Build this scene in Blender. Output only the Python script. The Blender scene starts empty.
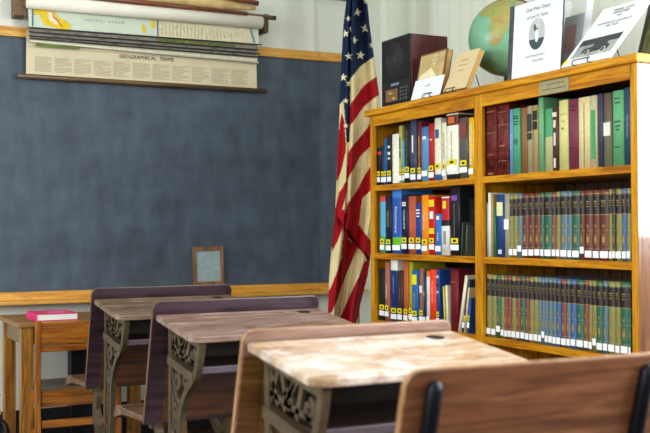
import bpy, bmesh, math, random
from mathutils import Vector, Matrix, noise
random.seed(7)
C = bpy.context.scene.collection
sc = bpy.context.scene
PI = math.pi

# ------------------------------------------------------------------ camera
FPX = 1038.0
YAW, PIT, ROL = math.radians(27.09), math.radians(.7645), math.radians(.281)
EYE = Vector((0, 0, 1.0))
cF = Vector((math.sin(YAW)*math.cos(PIT), math.cos(YAW)*math.cos(PIT), math.sin(PIT)))
cR = Vector((math.cos(YAW), -math.sin(YAW), 0))
cU = cR.cross(cF)
cR, cU = math.cos(ROL)*cR - math.sin(ROL)*cU, math.sin(ROL)*cR + math.cos(ROL)*cU
cam = bpy.data.cameras.new('camera')
cam.sensor_width = 36; cam.lens = FPX/650*36
cam.clip_start = .05; cam.clip_end = 100
cam.dof.use_dof = True; cam.dof.focus_distance = 3.9; cam.dof.aperture_fstop = 4.5
camo = bpy.data.objects.new('camera', cam); C.objects.link(camo)
m = Matrix.Identity(4)
for i in range(3):
    m[i][0] = cR[i]; m[i][1] = cU[i]; m[i][2] = -cF[i]; m[i][3] = EYE[i]
camo.matrix_world = m
sc.camera = camo

# ------------------------------------------------------------------ world, lights, exposure
w = bpy.data.worlds.new('world'); sc.world = w; w.use_nodes = True
w.node_tree.nodes['Background'].inputs[0].default_value = (.75, .87, 1, 1)
w.node_tree.nodes['Background'].inputs[1].default_value = 1.0
sc.view_settings.view_transform = 'Standard'; sc.view_settings.look = 'None'
sc.view_settings.gamma = 1; sc.view_settings.use_curve_mapping = False
sc.view_settings.exposure = 0.08

def area(name, loc, direction, sx, sy, power, color):
    l = bpy.data.lights.new(name, 'AREA'); l.shape = 'RECTANGLE'; l.size = sx; l.size_y = sy
    l.energy = power; l.color = color
    o = bpy.data.objects.new(name, l); C.objects.link(o); o.location = loc
    o.rotation_euler = Vector(direction).to_track_quat('-Z', 'Y').to_euler()
    return o
area('daylight_left_window', (-3.52, 3.1, 1.75), (1, 0, -.05), 1.9, 1.5, 138, (.90, .96, 1))
area('daylight_left_window', (-3.52, .3, 1.75), (1, 0, -.05), 1.9, 1.5, 108, (.95, .98, 1))
area('daylight_right_window', (2.93, .72, 1.72), (-1, 0, -.05), 2.1, 1.5, 210, (.86, .93, 1))
area('daylight_rear_window', (1.2, -3.42, 1.8), (0, 1, -.05), 2.2, 1.5, 38, (.92, .96, 1))
area('ceiling_fill', (-.6, 1.6, 2.93), (0, 0, -1), .5, .5, 18, (1, .86, .68))  # added fill light under the ceiling, no lamp fixture there

# ------------------------------------------------------------------ helpers
def hexc(h):
    h = h.lstrip('#'); r = [int(h[i:i+2], 16)/255 for i in (0, 2, 4)]
    return tuple((c/12.92 if c <= .04045 else ((c+.055)/1.055)**2.4) for c in r)+(1,)

def ray(u, v): return cF*FPX + cR*(u-325) + cU*(216.5-v)
def onX(x, u, v): r = ray(u, v); return EYE + r*(x/r.x)
def onY(y, u, v): r = ray(u, v); return EYE + r*(y/r.y)
def onZ(z, u, v): r = ray(u, v); return EYE + r*((z-1.0)/r.z)

def link(name, me, m=None, parent=None):
    o = bpy.data.objects.new(name, me); C.objects.link(o)
    if m is not None:
        for x in (m if isinstance(m, (list, tuple)) else [m]): me.materials.append(x)
    if parent is not None: o.parent = parent
    return o
def obj(name, bm, m=None, parent=None, smooth=False, bevel=0, loc=None, rot=None):
    bmesh.ops.recalc_face_normals(bm, faces=bm.faces[:])
    me = bpy.data.meshes.new(name); bm.to_mesh(me); bm.free()
    if smooth:
        for p in me.polygons: p.use_smooth = True
    o = link(name, me, m, parent)
    if bevel:
        b = o.modifiers.new('bevel', 'BEVEL'); b.width = bevel; b.segments = 2; b.limit_method = 'ANGLE'; b.angle_limit = math.radians(40)
    if loc is not None: o.location = loc
    if rot is not None: o.rotation_euler = rot
    return o
def tag(o, label, cat, group=None):
    o['label'] = label; o['category'] = cat
    if group: o['group'] = group
    return o
def empty(name, loc, label, cat, group=None, rz=0):
    o = bpy.data.objects.new(name, None); C.objects.link(o); o.location = loc; o.rotation_euler.z = rz
    o.empty_display_size = .05
    return tag(o, label, cat, group)
def struct(o): o['kind'] = 'structure'; return o

def box(bm, x0, x1, y0, y1, z0, z1, mi=0):
    vs = [bm.verts.new(p) for p in ((x0,y0,z0),(x1,y0,z0),(x1,y1,z0),(x0,y1,z0),(x0,y0,z1),(x1,y0,z1),(x1,y1,z1),(x0,y1,z1))]
    for f in ((0,3,2,1),(4,5,6,7),(0,1,5,4),(1,2,6,5),(2,3,7,6),(3,0,4,7)):
        bm.faces.new([vs[i] for i in f]).material_index = mi
    return vs
def prism(bm, poly, axis, a, b, mi=0):
    """poly: 2D points; extruded along axis from a to b."""
    def P(p, t): return {'x': (t, p[0], p[1]), 'y': (p[0], t, p[1]), 'z': (p[0], p[1], t)}[axis]
    A = [bm.verts.new(P(p, a)) for p in poly]; B = [bm.verts.new(P(p, b)) for p in poly]
    n = len(poly)
    bm.faces.new(A).material_index = mi; bm.faces.new(B[::-1]).material_index = mi
    for i in range(n):
        bm.faces.new((A[i], A[(i+1) % n], B[(i+1) % n], B[i])).material_index = mi
def rrect(x0, x1, y0, y1, r, n=5, corners=(1,1,1,1)):
    pts = []
    for k, (cx, cy, a0) in enumerate(((x0+r, y0+r, PI), (x1-r, y0+r, 1.5*PI), (x1-r, y1-r, 0), (x0+r, y1-r, .5*PI))):
        if corners[k]:
            for i in range(n+1):
                a = a0+i/n*PI/2; pts.append((cx+r*math.cos(a), cy+r*math.sin(a)))
        else:
            pts.append(((x0, y0), (x1, y0), (x1, y1), (x0, y1))[k])
    return pts
def tube(bm, pts, r, n=8, mi=0, caps=True):
    pts = [Vector(p) for p in pts]; rings = []
    rs = r if isinstance(r, (list, tuple)) else [r]*len(pts)
    prev = None
    for i, p in enumerate(pts):
        d = (pts[min(i+1, len(pts)-1)]-pts[max(i-1, 0)]).normalized()
        if prev is None:
            a = d.orthogonal().normalized()
        else:
            a = (prev-d*prev.dot(d)).normalized()
        prev = a; b = d.cross(a)
        rings.append([bm.verts.new(p+rs[i]*(math.cos(2*PI*k/n)*a+math.sin(2*PI*k/n)*b)) for k in range(n)])
    for i in range(len(rings)-1):
        for k in range(n):
            f = bm.faces.new((rings[i][k], rings[i][(k+1) % n], rings[i+1][(k+1) % n], rings[i+1][k])); f.material_index = mi; f.smooth = True
    if caps:
        bm.faces.new(rings[0][::-1]).material_index = mi; bm.faces.new(rings[-1]).material_index = mi
def bez(ps, n=6):
    """Catmull-Rom through 2D/3D points"""
    ps = [Vector(p) for p in ps]; out = []
    for i in range(len(ps)-1):
        p0 = ps[max(i-1, 0)]; p1 = ps[i]; p2 = ps[i+1]; p3 = ps[min(i+2, len(ps)-1)]
        for k in range(n):
            t = k/n
            out.append(.5*((2*p1)+(p2-p0)*t+(2*p0-5*p1+4*p2-p3)*t*t+(3*p1-p0-3*p2+p3)*t**3))
    out.append(ps[-1]); return out
def strap(bm, pts, wd, x0, x1, mi=0):
    """flat bar following a 2D (y,z) path, in-plane width wd, between x0 and x1"""
    pts = [Vector((p[0], p[1])) for p in pts]; L = []; Rr = []
    ws = wd if isinstance(wd, (list, tuple)) else [wd]*len(pts)
    for i, p in enumerate(pts):
        d = (pts[min(i+1, len(pts)-1)]-pts[max(i-1, 0)]).normalized(); nrm = Vector((-d.y, d.x))
        L.append(p+nrm*ws[i]/2); Rr.append(p-nrm*ws[i]/2)
    V = [[bm.verts.new((x, q.x, q.y)) for x, q in ((x0, L[i]), (x1, L[i]), (x1, Rr[i]), (x0, Rr[i]))] for i in range(len(pts))]
    for i in range(len(pts)-1):
        for k in range(4):
            bm.faces.new((V[i][k], V[i][(k+1) % 4], V[i+1][(k+1) % 4], V[i+1][k])).material_index = mi
    bm.faces.new(V[0][::-1]).material_index = mi; bm.faces.new(V[-1]).material_index = mi
def spiral(cy, cz, r0, r1, a0, turns, n=18):
    return [(cy+(r0+(r1-r0)*i/n)*math.cos(a0+turns*2*PI*i/n), cz+(r0+(r1-r0)*i/n)*math.sin(a0+turns*2*PI*i/n)) for i in range(n+1)]
def lathe(bm, prof, n=24, cx=0, cy=0, mi=0):
    rings = [[bm.verts.new((cx+r*math.cos(2*PI*k/n), cy+r*math.sin(2*PI*k/n), z)) for k in range(n)] for r, z in prof]
    for i in range(len(rings)-1):
        for k in range(n):
            f = bm.faces.new((rings[i][k], rings[i][(k+1) % n], rings[i+1][(k+1) % n], rings[i+1][k])); f.smooth = True; f.material_index = mi
    bm.faces.new(rings[0][::-1]).material_index = mi; bm.faces.new(rings[-1]).material_index = mi
def text(name, s, parent, mtx, size, mat_, align='CENTER', ext=.0002, space=1.0):
    cu = bpy.data.curves.new(name, 'FONT'); cu.body = s; cu.size = size; cu.align_x = align; cu.align_y = 'CENTER'
    cu.extrude = ext; cu.resolution_u = 2; cu.space_character = space
    t = bpy.data.objects.new('tmp', cu)
    me = bpy.data.meshes.new_from_object(t)
    bpy.data.objects.remove(t)
    me.materials.clear()
    me.transform(mtx)
    return link(name, me, mat_, parent)
def frame_mtx(origin, right, up):
    right = Vector(right).normalized(); up = Vector(up).normalized(); n = right.cross(up)
    mm = Matrix.Identity(4)
    for i in range(3): mm[i][0] = right[i]; mm[i][1] = up[i]; mm[i][2] = n[i]; mm[i][3] = origin[i]
    return mm

# ------------------------------------------------------------------ materials
def newmat(name):
    mt = bpy.data.materials.new(name); mt.use_nodes = True
    nt = mt.node_tree; return mt, nt, nt.nodes['Principled BSDF']
_plain = {}
def plain(h, rough=.55, metal=0, spec=.3, var=.12, scale=60, bump=0):
    key = (h, rough, metal, spec, var, scale, bump)
    if key in _plain: return _plain[key]
    mt, nt, b = newmat('surface_'+h.lstrip('#'))
    N = nt.nodes; Lk = nt.links
    tc = N.new('ShaderNodeTexCoord'); no = N.new('ShaderNodeTexNoise'); no.inputs['Scale'].default_value = scale; no.inputs['Detail'].default_value = 3
    cr = N.new('ShaderNodeValToRGB'); c = hexc(h)
    cr.color_ramp.elements[0].position = .3; cr.color_ramp.elements[1].position = .7
    cr.color_ramp.elements[0].color = tuple(x*(1-var) for x in c[:3])+(1,); cr.color_ramp.elements[1].color = tuple(min(1, x*(1+var)) for x in c[:3])+(1,)
    Lk.new(tc.outputs['Object'], no.inputs['Vector']); Lk.new(no.outputs['Fac'], cr.inputs[0]); Lk.new(cr.outputs[0], b.inputs['Base Color'])
    if bump:
        bp = N.new('ShaderNodeBump'); bp.inputs['Strength'].default_value = bump; bp.inputs['Distance'].default_value = .002
        Lk.new(no.outputs['Fac'], bp.inputs['Height']); Lk.new(bp.outputs[0], b.inputs['Normal'])
    b.inputs['Roughness'].default_value = rough; b.inputs['Metallic'].default_value = metal; b.inputs['Specular IOR Level'].default_value = spec
    _plain[key] = mt; return mt
def wood(name, c1, c2, c3, axis='x', rough=.4, stretch=14, scale=3.0, spec=.5, blotch=None, bump=.15, coat=0):
    """grain runs along axis"""
    mt, nt, b = newmat(name); N = nt.nodes; Lk = nt.links
    tc = N.new('ShaderNodeTexCoord'); mp = N.new('ShaderNodeMapping')
    s = [stretch]*3; s['xyz'.index(axis)] = 1.0
    mp.inputs['Scale'].default_value = s
    Lk.new(tc.outputs['Object'], mp.inputs[0])
    n1 = N.new('ShaderNodeTexNoise'); n1.inputs['Scale'].default_value = scale; n1.inputs['Detail'].default_value = 6; n1.inputs['Distortion'].default_value = 1.2
    n2 = N.new('ShaderNodeTexNoise'); n2.inputs['Scale'].default_value = scale*7; n2.inputs['Detail'].default_value = 4
    Lk.new(mp.outputs[0], n1.inputs[0]); Lk.new(mp.outputs[0], n2.inputs[0])
    cr = N.new('ShaderNodeValToRGB'); e = cr.color_ramp.elements
    e[0].position = .32; e[0].color = hexc(c1); e[1].position = .68; e[1].color = hexc(c3); k = e.new(.5); k.color = hexc(c2)
    Lk.new(n1.outputs['Fac'], cr.inputs[0])
    mx = N.new('ShaderNodeMix'); mx.data_type = 'RGBA'; mx.blend_type = 'MULTIPLY'; mx.inputs[0].default_value = .55
    cr2 = N.new('ShaderNodeValToRGB'); cr2.color_ramp.elements[0].position = .35; cr2.color_ramp.elements[0].color = (.55, .5, .45, 1); cr2.color_ramp.elements[1].position = .6; cr2.color_ramp.elements[1].color = (1, 1, 1, 1)
    Lk.new(n2.outputs['Fac'], cr2.inputs[0]); Lk.new(cr.outputs[0], mx.inputs[6]); Lk.new(cr2.outputs[0], mx.inputs[7])
    out = mx.outputs[2]
    if blotch:
        n3 = N.new('ShaderNodeTexNoise'); n3.inputs['Scale'].default_value = 9; n3.inputs['Detail'].default_value = 5; n3.inputs['Roughness'].default_value = .65
        Lk.new(tc.outputs['Object'], n3.inputs[0])
        c4 = N.new('ShaderNodeValToRGB'); c4.color_ramp.elements[0].position = blotch[1]; c4.color_ramp.elements[0].color = (0, 0, 0, 1); c4.color_ramp.elements[1].position = blotch[1]+.18; c4.color_ramp.elements[1].color = (1, 1, 1, 1)
        Lk.new(n3.outputs['Fac'], c4.inputs[0])
        m2 = N.new('ShaderNodeMix'); m2.data_type = 'RGBA'; m2.inputs[7].default_value = hexc(blotch[0])
        Lk.new(c4.outputs[0], m2.inputs[0]); Lk.new(out, m2.inputs[6]); out = m2.outputs[2]
    Lk.new(out, b.inputs['Base Color'])
    bp = N.new('ShaderNodeBump'); bp.inputs['Strength'].default_value = bump; bp.inputs['Distance'].default_value = .002
    Lk.new(n2.outputs['Fac'], bp.inputs['Height']); Lk.new(bp.outputs[0], b.inputs['Normal'])
    b.inputs['Roughness'].default_value = rough; b.inputs['Specular IOR Level'].default_value = spec
    if coat: b.inputs['Coat Weight'].default_value = coat; b.inputs['Coat Roughness'].default_value = .06
    return mt

oak_x = wood('golden_oak_x', '#985405', '#c67c0d', '#d89219', 'x', .38)
oak_y = wood('golden_oak_y', '#945400', '#c48006', '#d89a12', 'y', .42, spec=.3)
oak_z = wood('golden_oak_z', '#9a5a02', '#c88608', '#dba018', 'z', .42, spec=.3)
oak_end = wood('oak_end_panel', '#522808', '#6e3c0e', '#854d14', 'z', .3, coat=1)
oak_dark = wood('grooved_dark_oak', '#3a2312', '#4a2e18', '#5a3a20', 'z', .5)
rail_x = wood('rail_oak', '#bf7f22', '#d79a38', '#e2ad50', 'x', .42)
table_top_m = wood('table_brown_oak', '#6e4a22', '#8f6634', '#a47a44', 'x', .42)
table_leg_m = wood('table_leg_oak', '#6b3d0e', '#98631a', '#b9822c', 'z', .38, scale=5)
table_side_m = wood('table_side_oak', '#5c4024', '#74542f', '#86663c', 'x', .4)
chair_z = wood('chair_oak_z', '#733c08', '#9a5a12', '#b9741e', 'z', .35)
chair_x = wood('chair_oak_x', '#733c08', '#9a5a12', '#b9741e', 'x', .35)
chair_seat_m = wood('worn_chair_seat', '#4a4234', '#62594a', '#787060', 'x', .4)
desk_purple = wood('dark_stained_strip', '#2c1a22', '#3d2931', '#503a42', 'x', .36, blotch=('#75646a', .70))
desk_panel = wood('desk_back_brown', '#35190d', '#512a14', '#6b3c1c', 'x', .36, blotch=('#2f1a10', .62))
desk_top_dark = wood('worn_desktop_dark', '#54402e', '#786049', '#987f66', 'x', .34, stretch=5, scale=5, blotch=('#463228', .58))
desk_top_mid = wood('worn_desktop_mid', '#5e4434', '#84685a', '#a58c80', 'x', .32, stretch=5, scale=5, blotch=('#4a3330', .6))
desk_top_glare = wood('worn_desktop_glare', '#96785c', '#b4967a', '#cbb49e', 'x', .2, stretch=4, scale=4, blotch=('#cdc2b8', .46))  # whitish blotches are glare painted into the colour over worn tan wood
desk_strip_pale = wood('worn_strip_pale', '#7a5a48', '#917060', '#a88878', 'x', .4)
seat_worn = wood('worn_seat_brown', '#4a3226', '#6a4c38', '#8c7058', 'x', .32, blotch=('#a08468', .66))
desk_panel_tan = wood('desk_back_tan', '#63401f', '#84582c', '#9c6e3c', 'x', .4)
desk_edge = wood('desk_panel_edge', '#43301f', '#5e442c', '#765638', 'z', .4)
seat_brown = wood('rear_seat_brown', '#583019', '#744528', '#8a5a3a', 'x', .38, blotch=('#4d2614', .62))
seat_edge_m = wood('rear_seat_edge', '#7a5630', '#a0764a', '#b89064', 'z', .4)
wood_roller = wood('dark_roller_wood', '#3f2c18', '#5c4224', '#745631', 'x', .4)
rod_red = wood('red_brown_rod', '#5a2a18', '#783c22', '#8a4a2c', 'x', .4)
floor_m = wood('floor_boards', '#24160d', '#352114', '#452c1b', 'y', .4)
iron = plain('#50432f', .5, .35, .5, .35, 35, .4)
iron_dark = plain('#2c2826', .45, .5, .5, .3, 40)
black_iron = plain('#14161c', .35, .5)
wire = plain('#0d0d0f', .35, .4)
paper = plain('#dfe1e2', .7, var=.02)
pages_m = plain('#e2dac4', .8, var=.08, scale=200)
cream = plain('#e6d9b6', .8, var=.06)
blk = plain('#131316', .5)
grey_line = plain('#55504a', .8)
label_w = plain('#eef0f0', .6, var=.02)
stick_y = plain('#e3cf1e', .55, var=.05)
gold = plain('#b79a55', .4, .5)
tx_w = plain('#e8e6df', .6); tx_k = plain('#1c1c1e', .6); tx_g = plain('#8a8a86', .6)

def wall_mat():
    mt, nt, b = newmat('painted_wall'); N = nt.nodes; Lk = nt.links
    tc = N.new('ShaderNodeTexCoord'); no = N.new('ShaderNodeTexNoise'); no.inputs['Scale'].default_value = 1.5; no.inputs['Detail'].default_value = 4
    cr = N.new('ShaderNodeValToRGB'); cr.color_ramp.elements[0].color = hexc('#d3d5c8'); cr.color_ramp.elements[1].color = hexc('#dfe0d6')
    Lk.new(tc.outputs['Object'], no.inputs[0]); Lk.new(no.outputs[0], cr.inputs[0]); Lk.new(cr.outputs[0], b.inputs['Base Color'])
    b.inputs['Roughness'].default_value = .6; return mt
def beadboard_mat():
    mt, nt, b = newmat('painted_beadboard'); N = nt.nodes; Lk = nt.links
    tc = N.new('ShaderNodeTexCoord'); wv = N.new('ShaderNodeTexWave'); wv.bands_direction = 'Y'; wv.inputs['Scale'].default_value = 3.2; wv.inputs['Distortion'].default_value = .3
    cr = N.new('ShaderNodeValToRGB'); cr.color_ramp.elements[0].color = hexc('#d2d4c4'); cr.color_ramp.elements[0].position = 0; cr.color_ramp.elements[1].position = .25; cr.color_ramp.elements[1].color = hexc('#d8dacb')
    Lk.new(tc.outputs['Object'], wv.inputs[0]); Lk.new(wv.outputs['Fac'], cr.inputs[0]); Lk.new(cr.outputs[0], b.inputs['Base Color'])
    bp = N.new('ShaderNodeBump'); bp.inputs['Strength'].default_value = .02; bp.inputs['Distance'].default_value = .002; Lk.new(wv.outputs['Fac'], bp.inputs['Height']); Lk.new(bp.outputs[0], b.inputs['Normal'])
    b.inputs['Roughness'].default_value = .55; return mt
def slate_mat():
    mt, nt, b = newmat('slate_blackboard'); N = nt.nodes; Lk = nt.links
    tc = N.new('ShaderNodeTexCoord'); mp = N.new('ShaderNodeMapping'); mp.inputs['Scale'].default_value = (1.2, 1, 3.0)
    Lk.new(tc.outputs['Object'], mp.inputs[0])
    n1 = N.new('ShaderNodeTexNoise'); n1.inputs['Scale'].default_value = 2.2; n1.inputs['Detail'].default_value = 8; n1.inputs['Roughness'].default_value = .65
    n2 = N.new('ShaderNodeTexNoise'); n2.inputs['Scale'].default_value = 9; n2.inputs['Detail'].default_value = 6
    mp2 = N.new('ShaderNodeMapping'); mp2.inputs['Scale'].default_value = (1.6, 1, .7); mp2.inputs['Rotation'].default_value = (0, .2, 0)
    Lk.new(tc.outputs['Object'], mp2.inputs[0]); Lk.new(mp.outputs[0], n1.inputs[0]); Lk.new(mp2.outputs[0], n2.inputs[0])
    mu = N.new('ShaderNodeMath'); mu.operation = 'ADD'; Lk.new(n1.outputs[0], mu.inputs[0]); Lk.new(n2.outputs[0], mu.inputs[1])
    cr = N.new('ShaderNodeValToRGB'); cr.color_ramp.elements[0].position = .75; cr.color_ramp.elements[0].color = hexc('#343d48'); cr.color_ramp.elements[1].position = 1.25; cr.color_ramp.elements[1].color = hexc('#4b5866')
    mh = N.new('ShaderNodeMath'); mh.operation = 'MULTIPLY'; mh.inputs[1].default_value = 1.0; Lk.new(mu.outputs[0], mh.inputs[0])
    cr.color_ramp.elements[1].position = 1.0; cr.color_ramp.elements[0].position = .55
    hl = N.new('ShaderNodeMath'); hl.operation = 'MULTIPLY'; hl.inputs[1].default_value = .78; Lk.new(mh.outputs[0], hl.inputs[0])
    Lk.new(hl.outputs[0], cr.inputs[0]); Lk.new(cr.outputs[0], b.inputs['Base Color'])
    b.inputs['Roughness'].default_value = .55; b.inputs['Specular IOR Level'].default_value = .4; return mt
wall_m = wall_mat(); bead_m = beadboard_mat(); slate_m = slate_mat()
base_m = plain('#1b1e24', .5); ceil_m = plain('#e6e6e0', .8, var=.03, scale=3)

# ------------------------------------------------------------------ room shell
YB, XR, XL, YR, HC = 5.0, 2.91, -3.6, -3.5, 3.0
bm = bmesh.new(); box(bm, XL-.1, XR+.1, YR-.1, YB+.1, -.06, 0); struct(obj('floor', bm, floor_m))
bm = bmesh.new(); box(bm, XL-.1, XR+.1, YR-.1, YB+.1, HC, HC+.06); struct(obj('ceiling', bm, ceil_m))
bm = bmesh.new(); box(bm, XL-.1, XR+.1, YB, YB+.1, 0, HC); struct(obj('wall_front', bm, wall_m))
def holed_wall(name, axis, a, b, lo, hi, holes, mt):
    """wall slab between a..b on axis, spanning lo..hi; holes (s0,s1,z0,z1)"""
    bm = bmesh.new()
    def bx(s0, s1, z0, z1):
        if axis == 'x': box(bm, a, b, s0, s1, z0, z1)
        else: box(bm, s0, s1, a, b, z0, z1)
    cur = lo
    for s0, s1, z0, z1 in holes:
        bx(cur, s0, 0, HC); bx(s0, s1, 0, z0); bx(s0, s1, z1, HC); cur = s1
    bx(cur, hi, 0, HC)
    return struct(obj(name, bm, mt))
holed_wall('wall_left', 'x', XL-.12, XL, YR-.1, YB+.1, [(-.7, 1.3, .95, 2.55), (2.1, 4.1, .95, 2.55)], wall_m)
holed_wall('wall_right', 'x', XR, XR+.12, YR-.1, YB+.1, [(-.4, 1.85, .9, 2.55)], bead_m)
holed_wall('wall_rear', 'y', YR-.12, YR, XL-.1, XR+.1, [(.1, 2.3, 1.0, 2.6)], wall_m)
def window(n, axis, pos, s0, s1, z0, z1):
    bm = bmesh.new()
    def bx(a, b, c, d):
        if axis == 'x': box(bm, pos-.02, pos+.02, a, b, c, d)
        else: box(bm, a, b, pos-.02, pos+.02, c, d)
    t = .05
    bx(s0, s1, z0, z0+t); bx(s0, s1, z1-t, z1); bx(s0, s0+t, z0+t, z1-t); bx(s1-t, s1, z0+t, z1-t)
    bx(s0+t, s1-t, (z0+z1)/2-.02, (z0+z1)/2+.02); bx((s0+s1)/2-.02, (s0+s1)/2+.02, z0+t, z1-t)
    struct(obj('window_%d' % n, bm, plain('#e8e8e4', .5, var=.02)))
window(1, 'x', XL-.08, 2.1, 4.1, .95, 2.55); window(2, 'x', XL-.08, -.7, 1.3, .95, 2.55)
window(3, 'x', XR+.08, -.4, 1.85, .9, 2.55); window(4, 'y', YR-.08, .1, 2.3, 1.0, 2.6)
bm = bmesh.new(); box(bm, XL, XR, YB-.018, YB, 0, .165); struct(obj('baseboard_front', bm, base_m, bevel=.003))
bm = bmesh.new(); box(bm, XR-.018, XR, YR, YB-.02, 0, .165); struct(obj('baseboard_right', bm, base_m, bevel=.003))
bm = bmesh.new(); prism(bm, [(YB-.03, 2.256), (YB, 2.256), (YB, 2.34), (YB-.015, 2.34), (YB-.03, 2.31)], 'x', 2.3, 2.74); struct(obj('trim_1', bm, wood('picture_rail', '#4a2b18', '#5a3620', '#6b442a', 'x', .4)))

# ------------------------------------------------------------------ blackboard
bb = empty('blackboard', (1.0, YB, .65), 'long slate blackboard in an oak frame on the front wall', 'blackboard')
BX0, BX1 = -1.6, 2.76
def bbp(name, mt, x0, x1, y0, y1, z0, z1, bev=.002):
    bm = bmesh.new(); box(bm, x0-1.0, x1-1.0, y0-YB, y1-YB, z0-.65, z1-.65); return obj(name, bm, mt, bb, bevel=bev)
bbp('writing_surface', slate_m, BX0, BX1, YB-.012, YB-.001, .71, 1.92, 0)
bbp('top_rail', rail_x, BX0, BX1, YB-.028, YB-.001, 1.914, 1.961)
bbp('bottom_rail', rail_x, BX0, BX1, YB-.026, YB-.001, .668, .718)
bbp('chalk_tray', rail_x, BX0, BX1, YB-.11, YB-.02, .664, .680)

# ------------------------------------------------------------------ slate in wooden frame on the tray
sl = empty('framed_slate', (1.880, YB-.030, .7215), 'small wood-framed writing slate leaning against the blackboard', 'slate')
fr_m = wood('slate_frame_wood', '#5c3d22', '#7c5836', '#94704c', 'z', .55, blotch=('#b0a08c', .64))
def slm(pts, y0, y1):
    pass
bm = bmesh.new(); W_, H_ = .165, .198
for a in ((-W_/2, -W_/2+.019, 0, H_), (W_/2-.019, W_/2, 0, H_), (-W_/2+.019, W_/2-.019, 0, .022), (-W_/2+.019, W_/2-.019, H_-.022, H_)):
    box(bm, a[0], a[1], 0, .012, a[2], a[3])
f = obj('frame', bm, fr_m, sl, bevel=.0015)
bm = bmesh.new(); box(bm, -W_/2+.015, W_/2-.015, .004, .008, .018, H_-.018)
f = obj('slate_sheet', bm, plain('#93a4aa', .6, var=.12, scale=30), sl)
sl.rotation_euler.y = math.radians(-1.6)

# ------------------------------------------------------------------ bookcase
FX = 2.20; BK = 2.56; Y0 = 2.288; Y1 = 3.873; ZT = 1.515
bc = empty('bookcase', (FX, (Y0+Y1)/2, 0), 'golden oak double bookcase with open shelves full of books', 'bookcase')
BY = (Y0+Y1)/2
def bcp(name, mt, x0, x1, y0, y1, z0, z1, bev=.0015, parent=None):
    bm = bmesh.new(); box(bm, x0-FX, x1-FX, y0-BY, y1-BY, z0, z1); return obj(name, bm, mt, parent or bc, bevel=bev)
SH = [1.190, .902, .617, .327, .036]      # shelf tops
ST = .024
ML, MR = 3.064, 3.107                        # centre stile y extent (right / left edge)
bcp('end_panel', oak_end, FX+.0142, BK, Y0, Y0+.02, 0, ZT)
bcp('end_panel', oak_z, FX+.0142, BK, Y1-.02, Y1, 0, ZT)
bcp('divider', oak_z, FX+.0142, BK-.014, MR-.032, MR-.014, .03, ZT)
rs = bcp('stile', oak_z, FX, FX+.0145, Y0, Y0+.028, 0, ZT)
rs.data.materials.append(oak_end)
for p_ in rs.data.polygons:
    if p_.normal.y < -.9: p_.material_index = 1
bcp('stile', oak_z, FX, FX+.0145, Y1-.031, Y1, 0, ZT)
bcp('stile', oak_z, FX, FX+.0145, ML-.004, MR, 0, ZT)
bcp('fascia', oak_y, FX+.001, FX+.014, Y0+.031, ML-.004, 1.442, ZT)
bcp('fascia', oak_y, FX+.001, FX+.014, MR, Y1-.031, 1.442, ZT)
bcp('kick_rail', oak_y, FX+.001, FX+.014, Y0+.031, ML-.004, 0, .036)
bcp('kick_rail', oak_y, FX+.001, FX+.014, MR, Y1-.031, 0, .036)
bm = bmesh.new(); prism(bm, [(FX-.012-FX, ZT-.027), (BK+.005-FX, ZT-.027), (BK+.005-FX, ZT), (FX-.012-FX, ZT)], 'y', Y0-.012-BY, Y1+.03-BY)
for v in bm.verts: v.co.z += 0
obj('top_board', bm, oak_y, bc, bevel=.004)
# upper edge of carcass sits just under the top board
for z in SH:
    bcp('shelf', oak_y, FX+.003, BK-.014, Y0+.02, MR-.032, z-ST, z)
    bcp('shelf', oak_y, FX+.003, BK-.014, MR-.014, Y1-.02, z-ST, z)
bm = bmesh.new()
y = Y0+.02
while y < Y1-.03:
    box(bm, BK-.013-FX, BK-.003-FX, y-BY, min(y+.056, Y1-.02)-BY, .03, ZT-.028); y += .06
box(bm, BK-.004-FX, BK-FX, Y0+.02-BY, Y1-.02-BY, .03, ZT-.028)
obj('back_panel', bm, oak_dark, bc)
pl = bcp('name_plate', plain('#a59a72', .4, .3), FX-.0015, FX+.001, 2.588, 2.735, 1.4425, 1.487, 0)
for k, (a, b_) in enumerate(((2.61, 2.70), (2.60, 2.715))):
    bm = bmesh.new(); z = 1.474-.016*k; box(bm, FX-.0022-FX, FX-.0014-FX, a-BY, b_-BY, z-.0012, z+.0012); obj('engraved_line', bm, grey_line, pl)

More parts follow.
